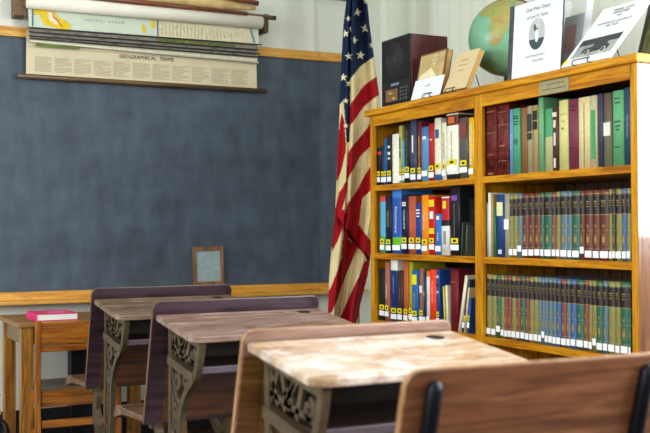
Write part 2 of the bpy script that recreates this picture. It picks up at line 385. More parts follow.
# ------------------------------------------------------------------ books
_cloth = {}
def cloth(h, rough=.5):
    if h in ('#5c1d1c', '#642320'): return plain(h, rough, var=.75, scale=45)
    return plain(h, rough, var=.1, scale=90)
ORD = ['first','second','third','fourth','fifth','sixth','seventh','eighth','ninth','tenth','eleventh','twelfth','thirteenth','fourteenth','fifteenth','sixteenth','seventeenth','eighteenth','nineteenth','twentieth','twenty-first','twenty-second','twenty-third','twenty-fourth','twenty-fifth','twenty-sixth','twenty-seventh','twenty-eighth','twenty-ninth','thirtieth','thirty-first','thirty-second','thirty-third','thirty-fourth']
def book(yl, yr, zs, h, base, label, group, bands=(), depth=.16, title=None, tcol=None, tsize=None, sticker=0, lab=0, x=None, lean=0, dashes=None, strips=(), rough=.5, lab_z=.012, name='book', arc=None):
    """spine faces -X; bands = [(z0,z1,hex)] as fractions of height; yl = larger y (left in view)"""
    lo_, hi_ = (3.0945, 3.8515) if yl+yr > 6.18 else (2.3095, 3.0735)
    yl, yr = min(yl, hi_), max(yr, lo_)
    t = max(.004, (yl-yr)*.97); yc = (yl+yr)/2
    if x is None: x = FX+.016+random.uniform(0, .006)
    if (sticker or lab) and lab_z == .012: lab_z += random.choice((0, .002, .005, .008))
    cuts = sorted(set([0, 1]+[b for a in bands for b in a[:2]]))
    cols = [base]+[b[2] for b in bands]; mats = []; idx = {}
    for c in cols:
        if c not in idx: idx[c] = len(mats); mats.append(cloth(c, rough))
    bm = bmesh.new(); r = min(.004, t*.18) if arc is None else arc; n = 6; bt = min(.0022, t*.2)
    outer = [(depth, t/2)]+[(r-r*math.cos((i/n-.5)*PI), t/2-t*i/n) for i in range(n+1)]+[(depth, -t/2)]
    inner = [(depth, t/2-bt)]+[(r+.002, t/2-bt-(t-2*bt)*i/n) for i in range(n+1)]+[(depth, -t/2+bt)]
    rows = []
    for c in cuts: rows.append(([bm.verts.new((p[0], p[1], c*h)) for p in outer], [bm.verts.new((p[0], p[1], c*h)) for p in inner]))
    for k in range(len(cuts)-1):
        zc = (cuts[k]+cuts[k+1])/2; col = base
        for b in bands:
            if b[0] <= zc <= b[1]: col = b[2]
        (o0, i0), (o1, i1) = rows[k], rows[k+1]
        for j in range(len(o0)-1):
            f = bm.faces.new((o0[j], o0[j+1], o1[j+1], o1[j])); f.material_index = idx[col]
            f.smooth = 1 <= j < len(o0)-2
            bm.faces.new((i0[j+1], i0[j], i1[j], i1[j+1])).material_index = idx[col]
        for j in (0, len(o0)-1):
            bm.faces.new((o0[j], i0[j], i1[j], o1[j])).material_index = idx[col]
    for (o0, i0), s in ((rows[0], 0), (rows[-1], 1)):
        for j in range(len(o0)-1):
            bm.faces.new((o0[j], o0[j+1], i0[j+1], i0[j])).material_index = idx[cols[-1] if s and bands and bands[-1][1] == 1 else base]
    o = obj(name, bm, mats)
    o.location = (x, yc, zs+.0006+abs(math.sin(math.radians(lean)))*t/2); tag(o, label, 'book', group)
    if lean: o.rotation_euler.x = math.radians(lean)
    bm = bmesh.new(); box(bm, r+.003, depth-.004, -t/2+bt+.0002, t/2-bt-.0002, .003, h-.004)
    obj('pages', bm, pages_m, o)
    xf = -.0004
    if sticker:
        bm = bmesh.new(); z0 = lab_z+.026; box(bm, xf-.0003, xf+.0006, -t*.36, t*.36, z0, z0+.020)
        q = obj('sticker', bm, stick_y, o); q['label'] = 'yellow genre sticker'
        bm = bmesh.new(); box(bm, xf-.0006, xf, -t*.15, t*.15, z0+.005, z0+.014); obj('sticker_print', bm, tx_k, q)
    if lab:
        bm = bmesh.new(); box(bm, xf-.0003, xf+.0006, -t*.42, t*.42, lab_z, lab_z+.021); q = obj('call_number_label', bm, label_w, o); q['label'] = 'white call number label'
    for s in strips:                                    # (z0,z1,hex,width fraction)
        bm = bmesh.new(); box(bm, xf-.0005, xf+.0008, -t*s[3]/2, t*s[3]/2, h*s[0], h*s[1]); obj('spine_panel', bm, cloth(s[2]), o)
    if dashes:
        if len(dashes[1]) < 8:
            for (z, wf, th) in dashes[1]:
                bm = bmesh.new(); box(bm, xf-.0006, xf+.0004, -t*wf/2, t*wf/2, h*z-th/2, h*z+th/2); obj('spine_lettering', bm, dashes[0], o)
        else:
            for nm, lo, hi in (('gilt_title', .7, 1), ('gilt_ornament', 0, .7)):
                bm = bmesh.new()
                for (z, wf, th) in dashes[1]:
                    if lo <= z < hi: box(bm, xf-.0006, xf+.0004, -t*wf/2, t*wf/2, h*z-th/2, h*z+th/2)
                obj(nm, bm, dashes[0], o)
    if title:
        s = tsize or t*.62
        mtx = frame_mtx((xf-.0006, 0, h*(title[1])), (0, 0, -1), (0, -1, 0)) if title[2] == 'd' else frame_mtx((xf-.0006, 0, h*title[1]), (0, -1, 0), (0, 0, 1))
        text('spine_title', title[0], o, mtx, s, tcol or tx_w)
    return o

SX = FX+.018     # plane of the spines
def row(cx, cy, s, zs, items, vmid, group, **kw):
    """items: dicts with crop coords a,b (left,right) and top"""
    for it in items:
        it = dict(it); ua = cx+it.pop('a')/s; ub = cx+it.pop('b')/s; vt = cy+it.pop('top')/s
        pl_ = onX(SX, ua, vmid(ua)); pr_ = onX(SX, ub, vmid(ub))
        top = onX(SX, (ua+ub)/2, vt).z
        d = dict(kw); d.update(it)
        book(pl_.y, pr_.y, zs, max(.08, top-zs), d.pop('c'), d.pop('l'), group, **d)

W, K = tx_w, tx_k
YT = plain('#e8c93a', .5)
row(370, 100, 4.81, SH[0], [
 dict(a=25, b=49, top=232, c='#17161a', l='small black book with a red strip, leftmost on the top left shelf', bands=[(.82,.9,'#c3262a')], sticker=1, lab=1),
 dict(a=51, b=65, top=222, c='#1d2a46', l='thin navy book second from the left end of the top left shelf', sticker=1, lab=1),
 dict(a=65, b=80, top=186, c='#1f5488', l='thin deep blue book with dark title beside the thin navy one', sticker=1, lab=1),
 dict(a=80, b=102, top=166, c='#2b2220', l='black-brown book just left of the bare white page edges', dashes=(W,[(.75,.4,.01),(.62,.5,.012),(.52,.4,.008)]), sticker=1, lab=1),
 dict(a=103, b=136, top=164, c='#eae6d6', l='thick cream white book with dark cover edges, no spine label', strips=[], bands=[(.0,.02,'#26262a')], arc=.001),
 dict(a=137, b=153, top=125, c='#a3a352', l='olive yellow book taller than the white book to its left', dashes=(K,[(.7,.3,.05),(.5,.3,.03)]), sticker=1, lab=1),
 dict(a=153, b=163, top=196, c='#3b8fb5', l='very thin short sky blue booklet beside the olive book', sticker=1, lab=1),
 dict(a=163, b=191, top=116, c='#1c1d1c', l='black book with white title lettering down its spine', title=('WAR HISTORY OF THE UNION',.58,'d'), tcol=tx_g, tsize=.011, sticker=1, lab=1),
 dict(a=192, b=222, top=98, c='#3c4459', l='slate blue book with small white title, tall', bands=[(.05,.3,'#2b3450')], dashes=(W,[(.62,.2,.07)]), sticker=1, lab=1),
 dict(a=222, b=243, top=105, c='#6b1f26', l='dark red book with yellow lettering down its spine', title=('AMERICAN REVOLUTION',.5,'d'), tcol=YT, tsize=.011, sticker=1, lab=1),
 dict(a=243, b=277, top=130, c='#5b93c0', l='light blue book with a big white label, top left shelf', bands=[(.80,1,'#3a6d9c')], lab=1, lab_z=.022, dashes=(W,[(.8,.5,.012)])),
 dict(a=278, b=308, top=114, c='#a8242a', l='plain red book with one yellow sticker, top left shelf', sticker=1, lab=1, dashes=(W,[(.72,.3,.004)])),
 dict(a=309, b=340, top=88, c='#dcd8bc', l='cream book with a blue title block and blue foot', bands=[(0,.1,'#2a5a9c')], strips=[(.68,.82,'#2f4f8c',.5)], sticker=1, lab=0, lab_z=.02),
 dict(a=340, b=362, top=110, c='#e3e2c9', l='pale cream thin book left of the picture-topped white book', title=('MOVEMENT',.6,'d'), tcol=plain('#a08a5a'), sticker=1, lab=1),
 dict(a=363, b=422, top=66, c='#e9e5cf', l='thick white book with a flower picture at its spine top', bands=[(0,.08,'#1c1c22'),(.82,.98,'#5a2a1a')], strips=[(.85,.95,'#c8622a',.5)], title=('Alexander the Great',.5,'d'), tcol=plain('#8d8358'), tsize=.014, sticker=1, lab=1, lab_z=.03),
 dict(a=425, b=469, top=86, c='#55534f', l='thick charcoal book with a brown-red title block', strips=[(.68,.93,'#7a3f3a',.8)], sticker=1, lab=1, lab_z=.022),
 dict(a=470, b=497, top=85, c='#e8b51d', l='bright yellow book with white title against the centre stile', title=('HIDDEN EMPIRE',.55,'d'), tcol=W, lab=1),
], lambda u: 152, 'books on the top left shelf')

row(370, 180, 5.41, SH[1], [
 dict(a=52, b=80, top=88, c='#56a9c9', l='light blue book with red cap, leftmost on the second left shelf', bands=[(.9,1,'#c2444a'),(0,.3,'#4aa070')], sticker=1, lab=1),
 dict(a=82, b=113, top=86, c='#152238', l='midnight blue book with gold lettering beside the light blue one', title=('VIRGINIA ATLAS',.6,'d'), tcol=YT, tsize=.009, sticker=1, lab=1),
 dict(a=114, b=165, top=48, c='#2a55a8', l='thick royal blue dictionary with a lime green spine block', bands=[(.12,.25,'#6fb52c'),(.86,1,'#3b78c4')], title=('Dictionary',.52,'d'), tcol=W, tsize=.026, lab=1),
 dict(a=166, b=200, top=80, c='#17203f', l='dark navy book with white block title right of the dictionary', title=('COMPLETE',.58,'d'), tcol=W, tsize=.016, sticker=1, lab=1, dashes=(W,[(.86,.6,.006),(.82,.6,.006)])),
 dict(a=201, b=241, top=88, c='#b5553c', l='terracotta book with darker orange title, second left shelf', sticker=1, lab=1, title=('ENCYCLOPEDIA',.55,'d'), tcol=plain('#d9a06a'), tsize=.011),
 dict(a=242, b=274, top=125, c='#1c3f8c', l='short cobalt blue book before a red cover, second left shelf', sticker=1, lab=1, dashes=(W,[(.86,.6,.006),(.8,.6,.006),(.74,.5,.005)])),
 dict(a=275, b=312, top=82, c='#ec8c16', l='orange book with white lettering down its spine', title=('Names of the',.55,'d'), tcol=W, tsize=.013, sticker=1, lab=1),
 dict(a=313, b=346, top=92, c='#c5181f', l='bright red book with yellow diagonal stripes and tall title', strips=[(.83,.95,'#e8c91c',.9),(.36,.46,'#e8c91c',.9),(.62,.75,'#e9e6e0',.6)], lab=1, lab_z=.02, sticker=1),
 dict(a=347, b=382, top=185, c='#2474bd', l='short bright blue book beneath the red and yellow one', title=('Guide',.45,'d'), tcol=W, tsize=.014, lab=1, strips=[(.86,.95,'#dfe6ee',.45)], depth=.03),
 dict(a=383, b=427, top=92, c='#e6e3da', l='white book with black waistband and red upper spine', bands=[(.50,.60,'#201c20'),(.60,.98,'#b8202c')], strips=[(.80,.93,'#e4d32a',.4)], dashes=(tx_g,[(.3,.3,.05)])),
 dict(a=430, b=484, top=28, c='#1a1b20', l='tall black book with a purple block near its spine top', strips=[(.78,.85,'#7a4a9c',.6)], title=('Record of the Revolution',.5,'d'), tcol=tx_g, tsize=.012, sticker=1, lab=1),
], lambda u: 218, 'books on the second left shelf')
# big dark dictionary facing out and two thin leaning folders in front of it
def yz(u, v, x=SX): p = onX(x, u, v); return p.y, p.z
ya, _ = yz(461, 220); yb_, _ = yz(473, 220)
book(ya+.003, 3.112, SH[1], .215, '#15161a', 'large black dictionary with brown cover lettering beside the centre stile', 'books on the second left shelf', title=('DICT',.62,'d'), tcol=plain('#8a5a3a'), tsize=.03, x=FX+.05, depth=.2)
# the short red/yellow book standing behind the short blue one
book(yz(434, 210)[0], yz(440.5, 210)[0], SH[1], yz(437, 198)[1]-SH[1], '#b81f24', 'red and yellow book rising behind the short bright blue one', 'books on the second left shelf', strips=[(.72,.92,'#e8c91c',.8)], x=FX+.05, depth=.12)
for (u, h, col, tp, ln) in ((463.5, .125, '#3c4a40', 'dark green thin folder leaning right in front of the large black dictionary', 5),
                        (468, .115, '#55584c', 'grey-green thin folder leaning right against the dark green folder', 5)):
    yy, _ = yz(u, 250)
    book(yy+.0035, yy-.0035, SH[1], h, col, tp, 'books on the second left shelf', lean=ln, x=FX+.006, depth=.04)

row(370, 250, 4.81, SH[2], [
 dict(a=38, b=68, top=90, c='#17241c', l='black-green book, leftmost on the third left shelf', sticker=1, lab=1),
 dict(a=69, b=91, top=58, c='#a0604c', l='salmon brown book with white lettering beside the black-green one', title=('SMITHSONIAN',.5,'d'), tcol=W, tsize=.010, sticker=1, lab=1, lab_z=.02),
 dict(a=92, b=126, top=48, c='#1c3570', l='navy book with a tall white cap on the third left shelf', bands=[(.83,1,'#dedad0')], title=('HENRY CLAY',.6,'d'), tcol=plain('#9ab0d8'), tsize=.012, lab=1, sticker=1),
 dict(a=127, b=154, top=100, c='#3f2a28', l='dark brown book right of the white-capped navy book', title=('Mary Todd',.55,'d'), tcol=plain('#b58a70'), tsize=.010, sticker=1, lab=1),
 dict(a=155, b=179, top=55, c='#b4592c', l='rust orange book left of the olive lime one', sticker=1, lab=1),
 dict(a=180, b=200, top=58, c='#a29a1e', l='olive lime book on the third left shelf', sticker=1, lab=1),
 dict(a=200, b=230, top=98, c='#1e5f9e', l='blue book with a round yellow spot on its spine', strips=[(.74,.92,'#e6d81c',.75)], title=('Mission to Space',.45,'d'), tcol=YT, tsize=.009, sticker=1, lab=1),
 dict(a=231, b=253, top=90, c='#8a6446', l='tan book with a white emblem near its spine top', strips=[(.58,.7,'#e6ddd0',.6)], sticker=1, lab=1),
 dict(a=254, b=265, top=105, c='#20305c', l='slim navy book between the tan and the white ones', title=('ATLAS',.6,'d'), tcol=W, tsize=.006, lab=1),
 dict(a=266, b=284, top=102, c='#e4e0d8', l='slim white book with an orange cap', bands=[(.9,1,'#dd6a22')], title=('LINCOLN',.55,'d'), tcol=plain('#d6702a'), tsize=.009, lab=1),
 dict(a=285, b=317, top=95, c='#e8401c', l='vivid orange-red book on the third left shelf', title=('THE GRAND STORY',.62,'d'), tcol=W, tsize=.009),
 dict(a=318, b=334, top=95, c='#1b3f86', l='blue book with patterned upper spine right of the vivid orange-red one', strips=[(.86,.9,'#b8c4d4',.8),(.72,.76,'#2a2a2a',.8),(.6,.64,'#9ab0b0',.8)], sticker=1, lab=1, lab_z=.02),
 dict(a=384, b=422, top=97, c='#6d1420', l='thick maroon book standing near the right of the third left shelf', dashes=(gold,[(.8,.8,.0025)])),
], lambda u: 285, 'books on the third left shelf')
for (u0, u1, vt, col, tp, ln, hh) in (
   (443.3, 444.9, 279, '#c7b93a', 'slim yellow book leaning left beside the patterned blue book', -3.5, .165),
   (446.2, 448.4, 278, '#dcd3b4', 'slim cream book leaning left against the slim yellow book', -2.5, .17)):
    a_, _ = yz(u0, 310); b_, _ = yz(u1, 310)
    book(a_, b_, SH[2], hh, col, tp, 'books on the third left shelf', lean=ln)
for (uc, th, hh, col, tp, ln, xx, lb) in (
   (460.0, .019, .215, '#d8d3b8', 'cream book leaning right, leftmost of the leaning ones by the stile', 13, 0, 0),
   (463.0, .016, .20, '#2e3c42', 'slate grey book leaning right behind the cream one', 12, .004, 1),
   (465.6, .010, .17, '#d2b888', 'thin tan book leaning right near the centre stile', 10, .0, 0),
   (469.0, .016, .130, '#1d4480', 'deep blue book leaning right against the centre stile', 6, .0, 1)):
    a_, _ = yz(uc, 330)
    book(a_+th/2, a_-th/2, SH[2], hh, col, tp, 'books on the third left shelf', lean=ln, x=FX+.012+xx, sticker=lb, lab=lb, depth=.15)

row(475, 80, 3.94, SH[0], [
 dict(a=40, b=83, top=98, c='#5c1d1c', l='worn maroon leather volume, leftmost on the top right shelf', dashes=(gold,[(.9,.8,.002),(.6,.9,.0015),(.3,.7,.0015)]), strips=[(.02,.05,'#8a5a44',.5)]),
 dict(a=84, b=131, top=92, c='#642320', l='worn maroon leather volume beside the light blue booklet', dashes=(gold,[(.88,.7,.0015),(.7,.8,.0015),(.2,.7,.0015)]), strips=[(.4,.42,'#9c6a50',.4)]),
 dict(a=132, b=146, top=117, c='#5f92c4', l='thin light blue booklet with white lettering, top right shelf', title=('Pioneer Memories',.5,'d'), tcol=W, tsize=.007),
 dict(a=147, b=177, top=113, c='#4c9a72', l='mint green book with black lettering, top right shelf', dashes=(K,[(.88,.6,.003),(.85,.6,.003),(.80,.6,.003),(.76,.5,.003),(.52,.6,.003),(.49,.6,.003),(.46,.4,.003)])),
 dict(a=178, b=203, top=110, c='#8a5f35', l='plain tan brown book on the top right shelf'),
 dict(a=204, b=225, top=103, c='#9c9474', l='grey beige book with two dark title blocks', strips=[(.62,.88,'#2d3b36',.8),(.5,.6,'#2d3b36',.8)]),
 dict(a=226, b=247, top=100, c='#a88d5c', l='straw tan book with dark framed title squares', strips=[(.78,.92,'#28211a',.8),(.64,.76,'#28211a',.8)]),
 dict(a=248, b=269, top=70, c='#6ba072', l='tall light green book in front of a dark green cover'),
 dict(a=270, b=302, top=113, c='#b5b480', l='book green above and yellowish cream below, top right shelf', bands=[(.55,1,'#4f9a68')], depth=.05),
 dict(a=303, b=327, top=108, c='#4a2e2c', l='dark brown book with white patches on its spine', strips=[(.85,.92,'#d8cbc0',.7),(.68,.80,'#d8cbc0',.4),(.4,.6,'#d8cbc0',.3),(.05,.2,'#d8cbc0',.3)], depth=.05),
 dict(a=328, b=365, top=80, c='#cfca80', l='pale yellow book left of the plum one', strips=[(.58,.61,'#5f7a3c',.25)], dashes=(tx_g,[(.8,.5,.002),(.7,.4,.002)])),
 dict(a=366, b=403, top=77, c='#743046', l='plum red book on the top right shelf', dashes=(K,[(.9,.6,.002),(.85,.6,.002),(.3,.6,.002)])),
 dict(a=404, b=451, top=68, c='#d8c894', l='thick coverless book with torn cream page edges', arc=.001, dashes=(plain('#9a7f4a'),[(.5,.05,.15),(.7,.04,.1),(.2,.04,.1)])),
 dict(a=452, b=480, top=62, c='#b9b089', l='beige book with a long green spine panel', strips=[(.12,.80,'#3f9a5a',.55)]),
 dict(a=481, b=502, top=55, c='#3a3c50', l='dark slate violet book on the top right shelf'),
 dict(a=503, b=535, top=52, c='#70715a', l='grey green book with a white label halfway up', bands=[(.62,1,'#5e4f42')], strips=[(.42,.60,'#dcd9cc',.85)]),
 dict(a=536, b=581, top=42, c='#5fa270', l='thick light green book with a dark line drawing', dashes=(K,[(.9,.5,.0025),(.84,.5,.0025),(.25,.5,.0025)]), strips=[(.52,.54,'#2c4a38',.4),(.58,.6,'#2c4a38',.5),(.47,.49,'#2c4a38',.3)]),
 dict(a=582, b=614, top=30, c='#2b4a62', l='dark teal blue book, rightmost on the top right shelf', title=('The Mountain',.5,'d'), tcol=plain('#8fa6b4'), tsize=.012),
], lambda u: 132, 'books on the top right shelf', depth=.15)
book(yz(544, 110)[0], yz(555.5, 110)[0], SH[0], yz(548, 98.5)[1]-SH[0], '#1d5a3c', 'dark green book standing behind the green and cream one', 'books on the top right shelf', x=FX+.07, depth=.15)

row(475, 170, 3.94, SH[1], [
 dict(a=38, b=49, top=130, c='#b8b09c', l='thin grey booklet, leftmost on the second right shelf'),
 dict(a=50, b=61, top=90, c='#d9dcd2', l='thin white booklet on the second right shelf'),
 dict(a=62, b=70, top=97, c='#a88a52', l='thin gold tan booklet on the second right shelf'),
 dict(a=71, b=80, top=148, c='#2d6a4c', l='thin short green booklet on the second right shelf'),
 dict(a=81, b=109, top=98, c='#24427e', l='dark blue book with a cream title label and white foot emblem', strips=[(.66,.88,'#d9dba4',.85),(.05,.12,'#c8ccd4',.5)]),
 dict(a=110, b=132, top=95, c='#9a9880', l='grey beige book with a white label left of the banded set', strips=[(.44,.6,'#e6e6e0',.9)]),
], lambda u: 225, 'thin books beside the banded volumes', depth=.15)

COLN = {'o': ('#807c42', 'olive'), 'b': ('#633226', 'brown'), 'u': ('#566f7c', 'grey-blue'), 'g': ('#2c5f4c', 'green'), 'r': ('#7d4034', 'red-brown'), 'k': ('#3b3a22', 'dark olive'), 'n': ('#3a5c90', 'blue')}
def banded(cx, cy, s, zs, bounds, seq, v0, group, where, tl, ts):
    n = len(seq)
    for i, c in enumerate(seq):
        ua = cx+bounds[i]/s; ub = cx+bounds[i+1]/s
        a_ = onX(SX, ua, v0(ua)).y; b_ = onX(SX, ub, v0(ub)).y
        hh = (.2190 if zs > .8 else .2215)+random.uniform(-.001, .001); col, nm = COLN[c]
        lab_z = .008+(.012 if (i*7) % 11 == 3 else 0)+random.uniform(0, .002)
        book(a_, b_, zs, hh, col, '%s black-banded volume with gilt, %s from the left in the %s' % (nm, ORD[i], where), group,
             bands=[(.655, .925, '#2b211e'), (.95, .956, '#b79a55'), (.655-.006, .655, '#b79a55'), (.42, .425, '#a08a50'), (.16, .165, '#a08a50')],
             dashes=(gold, [(.84, .5, .003), (.81, .35, .002), (.77, .45, .002), (.30, .32, .02), (.37, .5, .0015), (.23, .5, .0015), (.50, .4, .002), (.48, .3, .004)]),
             lab=1, lab_z=lab_z, depth=.15, arc=min(.006, (a_-b_)*.25), x=FX+.016, rough=.42)
banded(475, 170, 3.94, SH[1], [133,150,167,185,210,233,257,272,302,318,335,364,381,413,431,463,490,528,540,553,578,597,614],
       'oou'+'bbb'+'gg'+'ro'+'uu'+'g'+'bbbb'+'ok'+'ono', lambda u: 225, 'banded volumes on the second right shelf', 'second right shelf row', 0, 0)
banded(475, 260, 3.94, SH[2], [44,64,83,101,115,128,143,160,178,197,213,230,248,262,275,288,305,320,338,360,376,398,428,447,462,478,503,523,552,572,605,614],
       'oogorrorgroouuuuunrungrooguoogg'[:31], lambda u: 305, 'banded volumes on the third right shelf', 'third right shelf row', 0, 0)

# ------------------------------------------------------------------ things on top of the bookcase
TZ = ZT+.0005
# radio
rd = empty('radio', (2.312, 3.69, TZ), 'boxy radio with black grille front and mahogany side on the bookcase', 'radio')
bm = bmesh.new(); box(bm, -.086, .092, -.112, .112, 0, .283); obj('case', bm, wood('mahogany', '#3c1218', '#561c22', '#66262b', 'z', .35), rd, bevel=.003)
bm = bmesh.new(); box(bm, -.094, -.086, -.112, .112, .0, .283); fp = obj('front_panel', bm, plain('#17181a', .5), rd, bevel=.002)
bm = bmesh.new(); box(bm, -.097, -.094, -.104, .104, .105, .275); obj('speaker_panel', bm, plain('#0f1011', .7, scale=200), rd, bevel=.002)
bm = bmesh.new()
for k in range(1, 8):
    r_ = k*.0095
    pts = [(-.098, r_*math.cos(a*2*PI/28), .19+r_*math.sin(a*2*PI/28)) for a in range(29)]
    tube(bm, pts, .0016, 5, caps=False)
for k in range(8):
    a = k*PI/8; tube(bm, [(-.098, -.068*math.cos(a), .19-.068*math.sin(a)), (-.098, .068*math.cos(a), .19+.068*math.sin(a))], .0012, 4)
obj('speaker_grille', bm, plain('#3a3b3c', .5), rd)
bm = bmesh.new(); box(bm, -.0965, -.094, -.02, .075, .02, .07); obj('display', bm, plain('#7a5640', .3), rd)
bm = bmesh.new(); box(bm, -.0972, -.0962, .0, .02, .028, .034); box(bm, -.0972, -.0962, .02, .05, .052, .056); obj('display_figures', bm, plain('#b8c820', .4), rd)
bm = bmesh.new()
for i in range(3):
    for j in range(4): box(bm, -.0975, -.094, -.038-i*.022-.014, -.038-i*.022, .018+j*.015, .028+j*.015)
obj('buttons', bm, plain('#4a4c4e', .5), rd, bevel=.001)
bm = bmesh.new(); box(bm, -.0968, -.094, -.03, .03, .083, .093); obj('badge', bm, plain('#8c9cb0', .3, .5), rd)

def lean_frame(bl, br, tl, X0, h=None):
    """local axes of a flat thing leaning back, from its base corners and the direction of its left edge"""
    a = onX(X0, *bl); b = onX(X0, *br); yl = a.y; yr = b.y
    t = onY(yl, *tl); dx, dz = t.x-X0, t.z-TZ
    ang = math.atan2(dx, dz); L = math.hypot(dx, dz)
    return yl, yr, ang, (h or L)
def leaner(name, label, cat, bl, br, tl, X0, thick, mt, h=None, lift=.004):
    yl, yr, ang, L = lean_frame(bl, br, tl, X0, h)
    e = empty(name, (X0, (yl+yr)/2, TZ+.002+max(thick, .004)*1.25*math.sin(ang)), label, cat); e.rotation_euler.y = ang
    return e, yl-yr, L
def flatbox(e, name, mt, w0, w1, z0, z1, x0, x1, bev=.001):
    """w along -Y (viewer's left to right)"""
    bm = bmesh.new(); box(bm, x0, x1, -w1, -w0, z0, z1); return obj(name, bm, mt, e, bevel=bev)
def ftext(e, name, s, w, z, size, mt, x=-.0004):
    return text(name, s, e, frame_mtx((x, -w, z), (0, -1, 0), (0, 0, 1)), size, mt)

# brown picture-cover book, white card before it
e, wd, L = leaner('book', 'brown book with a pale printed picture cover standing beside the radio', 'book', (414, 100), (441, 93.5), (421, 57), 2.215, .02, None)
flatbox(e, 'cover', plain('#6b4a28', .5, var=.25, scale=25), -wd/2, wd/2, 0, L, 0, .003)
flatbox(e, 'pages', plain('#b08a50', .7), -wd/2+.003, wd/2-.001, .003, L-.003, .003, .022)
flatbox(e, 'back_cover', plain('#6b4a28', .5), -wd/2, wd/2, 0, L, .022, .025)
pc = flatbox(e, 'cover_picture', plain('#b9a06a', .5, var=.25, scale=18), -wd/2+.006, wd/2-.012, .05, L-.008, -.0004, .0002, 0)
bm = bmesh.new(); prism(bm, [(-(-wd/2+.010), .055), (-(-wd/2+.02), .095), (-(-.005), .12), (-.02, .10), (-.032, .09), (-(wd/2-.03), .055)], 'x', -.0008, -.0002); obj('cover_figure', bm, plain('#ded2a8', .6), e)
for k, s_ in enumerate(('CITY', 'ON THE', 'MAP')): ftext(e, 'cover_lettering', s_, .018, L-.022-.014*k, .013, plain('#e6dcb4', .6), -.0009)
e2, wd2, L2 = leaner('card', 'blank-looking white card propped before the brown picture-cover book', 'card', (411, 100.5), (440, 94), (416.5, 80), 2.203, .001, None)
flatbox(e2, 'sheet', paper, -wd2/2, wd2/2, 0, .082, -.0012, 0, 0)
ftext(e2, 'card_lettering', 'NOTE', 0, .05, .012, tx_g, -.0016)
# tan book
e, wd, L = leaner('book', 'tan paper-covered book tilted far back between brown book and globe', 'book', (443, 92.5), (465, 87), (461, 48.5), 2.215, .02, None)
L = min(L, .168)
flatbox(e, 'cover', plain('#cdb98e', .7, var=.06), -wd/2, wd/2, 0, L, 0, .002)
flatbox(e, 'pages', plain('#b59457', .7, scale=150), -wd/2+.002, wd/2-.001, .002, L-.002, .002, .022)
flatbox(e, 'back_cover', plain('#c2ab7c', .7), -wd/2, wd/2, 0, L, .022, .024)
for k, s_ in enumerate(('HISTORY OF', 'THE SCHOOLS', 'OF VALLEY')): ftext(e, 'cover_lettering', s_, -.002, L-.04-.022*k, .009, plain('#a08c64', .7))
# white diary in a black comb-bound cover
e, wd, L = leaner('bound_booklet', 'black-bound white diary booklet with an oval portrait of a bearded man', 'booklet', (508, 79.5), (559.5, 68), (511.5, 5), 2.215, .01, None)
L = .258
flatbox(e, 'back_cover', plain('#26282c', .5), -wd/2-.004, wd/2+.002, 0, L+.003, .003, .009)
flatbox(e, 'binding_strip', plain('#3f4246', .35, var=.4, scale=40), -wd/2-.006, -wd/2+.020, 0, L+.003, -.001, .010)
flatbox(e, 'title_page', paper, -wd/2+.020, wd/2, .001, L, 0, .003, 0)
cxp = .011
script_m = plain('#565b60', .6)
ftext(e, 'cover_lettering', 'Civil War Diary', cxp, L-.030, .020, script_m); ftext(e, 'cover_lettering', 'of Levi N. Gates', cxp, L-.056, .017, script_m)
ftext(e, 'cover_lettering', 'and Personal Letters', cxp-.004, .068, .012, tx_g); ftext(e, 'cover_lettering', 'Transcribed', cxp+.01, .050, .012, tx_g)
def ell(cx, cz, rx, rz, n=28): return [(-(cx+rx*math.cos(2*PI*i/n)), cz+rz*math.sin(2*PI*i/n)) for i in range(n)]
def flatpoly(e, name, poly, mt, x0, x1): bm = bmesh.new(); prism(bm, poly, 'x', x0, x1); return obj(name, bm, mt, e)
pz = .140
po = flatpoly(e, 'portrait', ell(cxp, pz, .043, .054), plain('#b4bab8', .6, var=.12, scale=30), -.0004, .0004)
coat = [p for p in ell(cxp, pz, .0425, .0535, 40) if p[1] < pz-.012]
flatpoly(po, 'portrait_coat', coat, plain('#3c4a50', .6), -.0008, -.0003)
flatpoly(po, 'portrait_head', ell(cxp, pz+.014, .014, .020), plain('#c9c6be', .6), -.0011, -.0006)
flatpoly(po, 'portrait_beard', ell(cxp+.002, pz-.010, .009, .019), plain('#e8e8e4', .6), -.0014, -.0009)
flatpoly(po, 'portrait_hair', ell(cxp-.010, pz+.022, .006, .012), plain('#4a5052', .6), -.0015, -.0010)
flatpoly(po, 'portrait_brow', ell(cxp+.001, pz+.018, .008, .0022), plain('#3f4446', .6), -.0017, -.0012)
# grey book in clear sleeve with red panel behind
e, wd, L = leaner('sleeved_book', 'grey book with a red panel in a clear sleeve behind the diary booklet', 'book', (560, 68), (576, 64), (569, 4), 2.30, .02, None, h=.24)
wd = .10
flatbox(e, 'cover', plain('#8d9198', .5, var=.12), -wd/2, wd/2, 0, .20, 0, .02)
flatbox(e, 'red_panel', plain('#a34334', .5, var=.2, scale=60), -wd/2+.012, wd/2-.034, .07, .165, -.001, .0005, 0)
gl, nt, b_ = newmat('clear_plastic'); b_.inputs['Transmission Weight'].default_value = .0; b_.inputs['Alpha'].default_value = .28; b_.inputs['Roughness'].default_value = .12; b_.inputs['Base Color'].default_value = (.9, .93, .95, 1)
flatbox(e, 'clear_sleeve', gl, -wd/2-.004, wd/2+.008, 0, .262, -.004, .024)
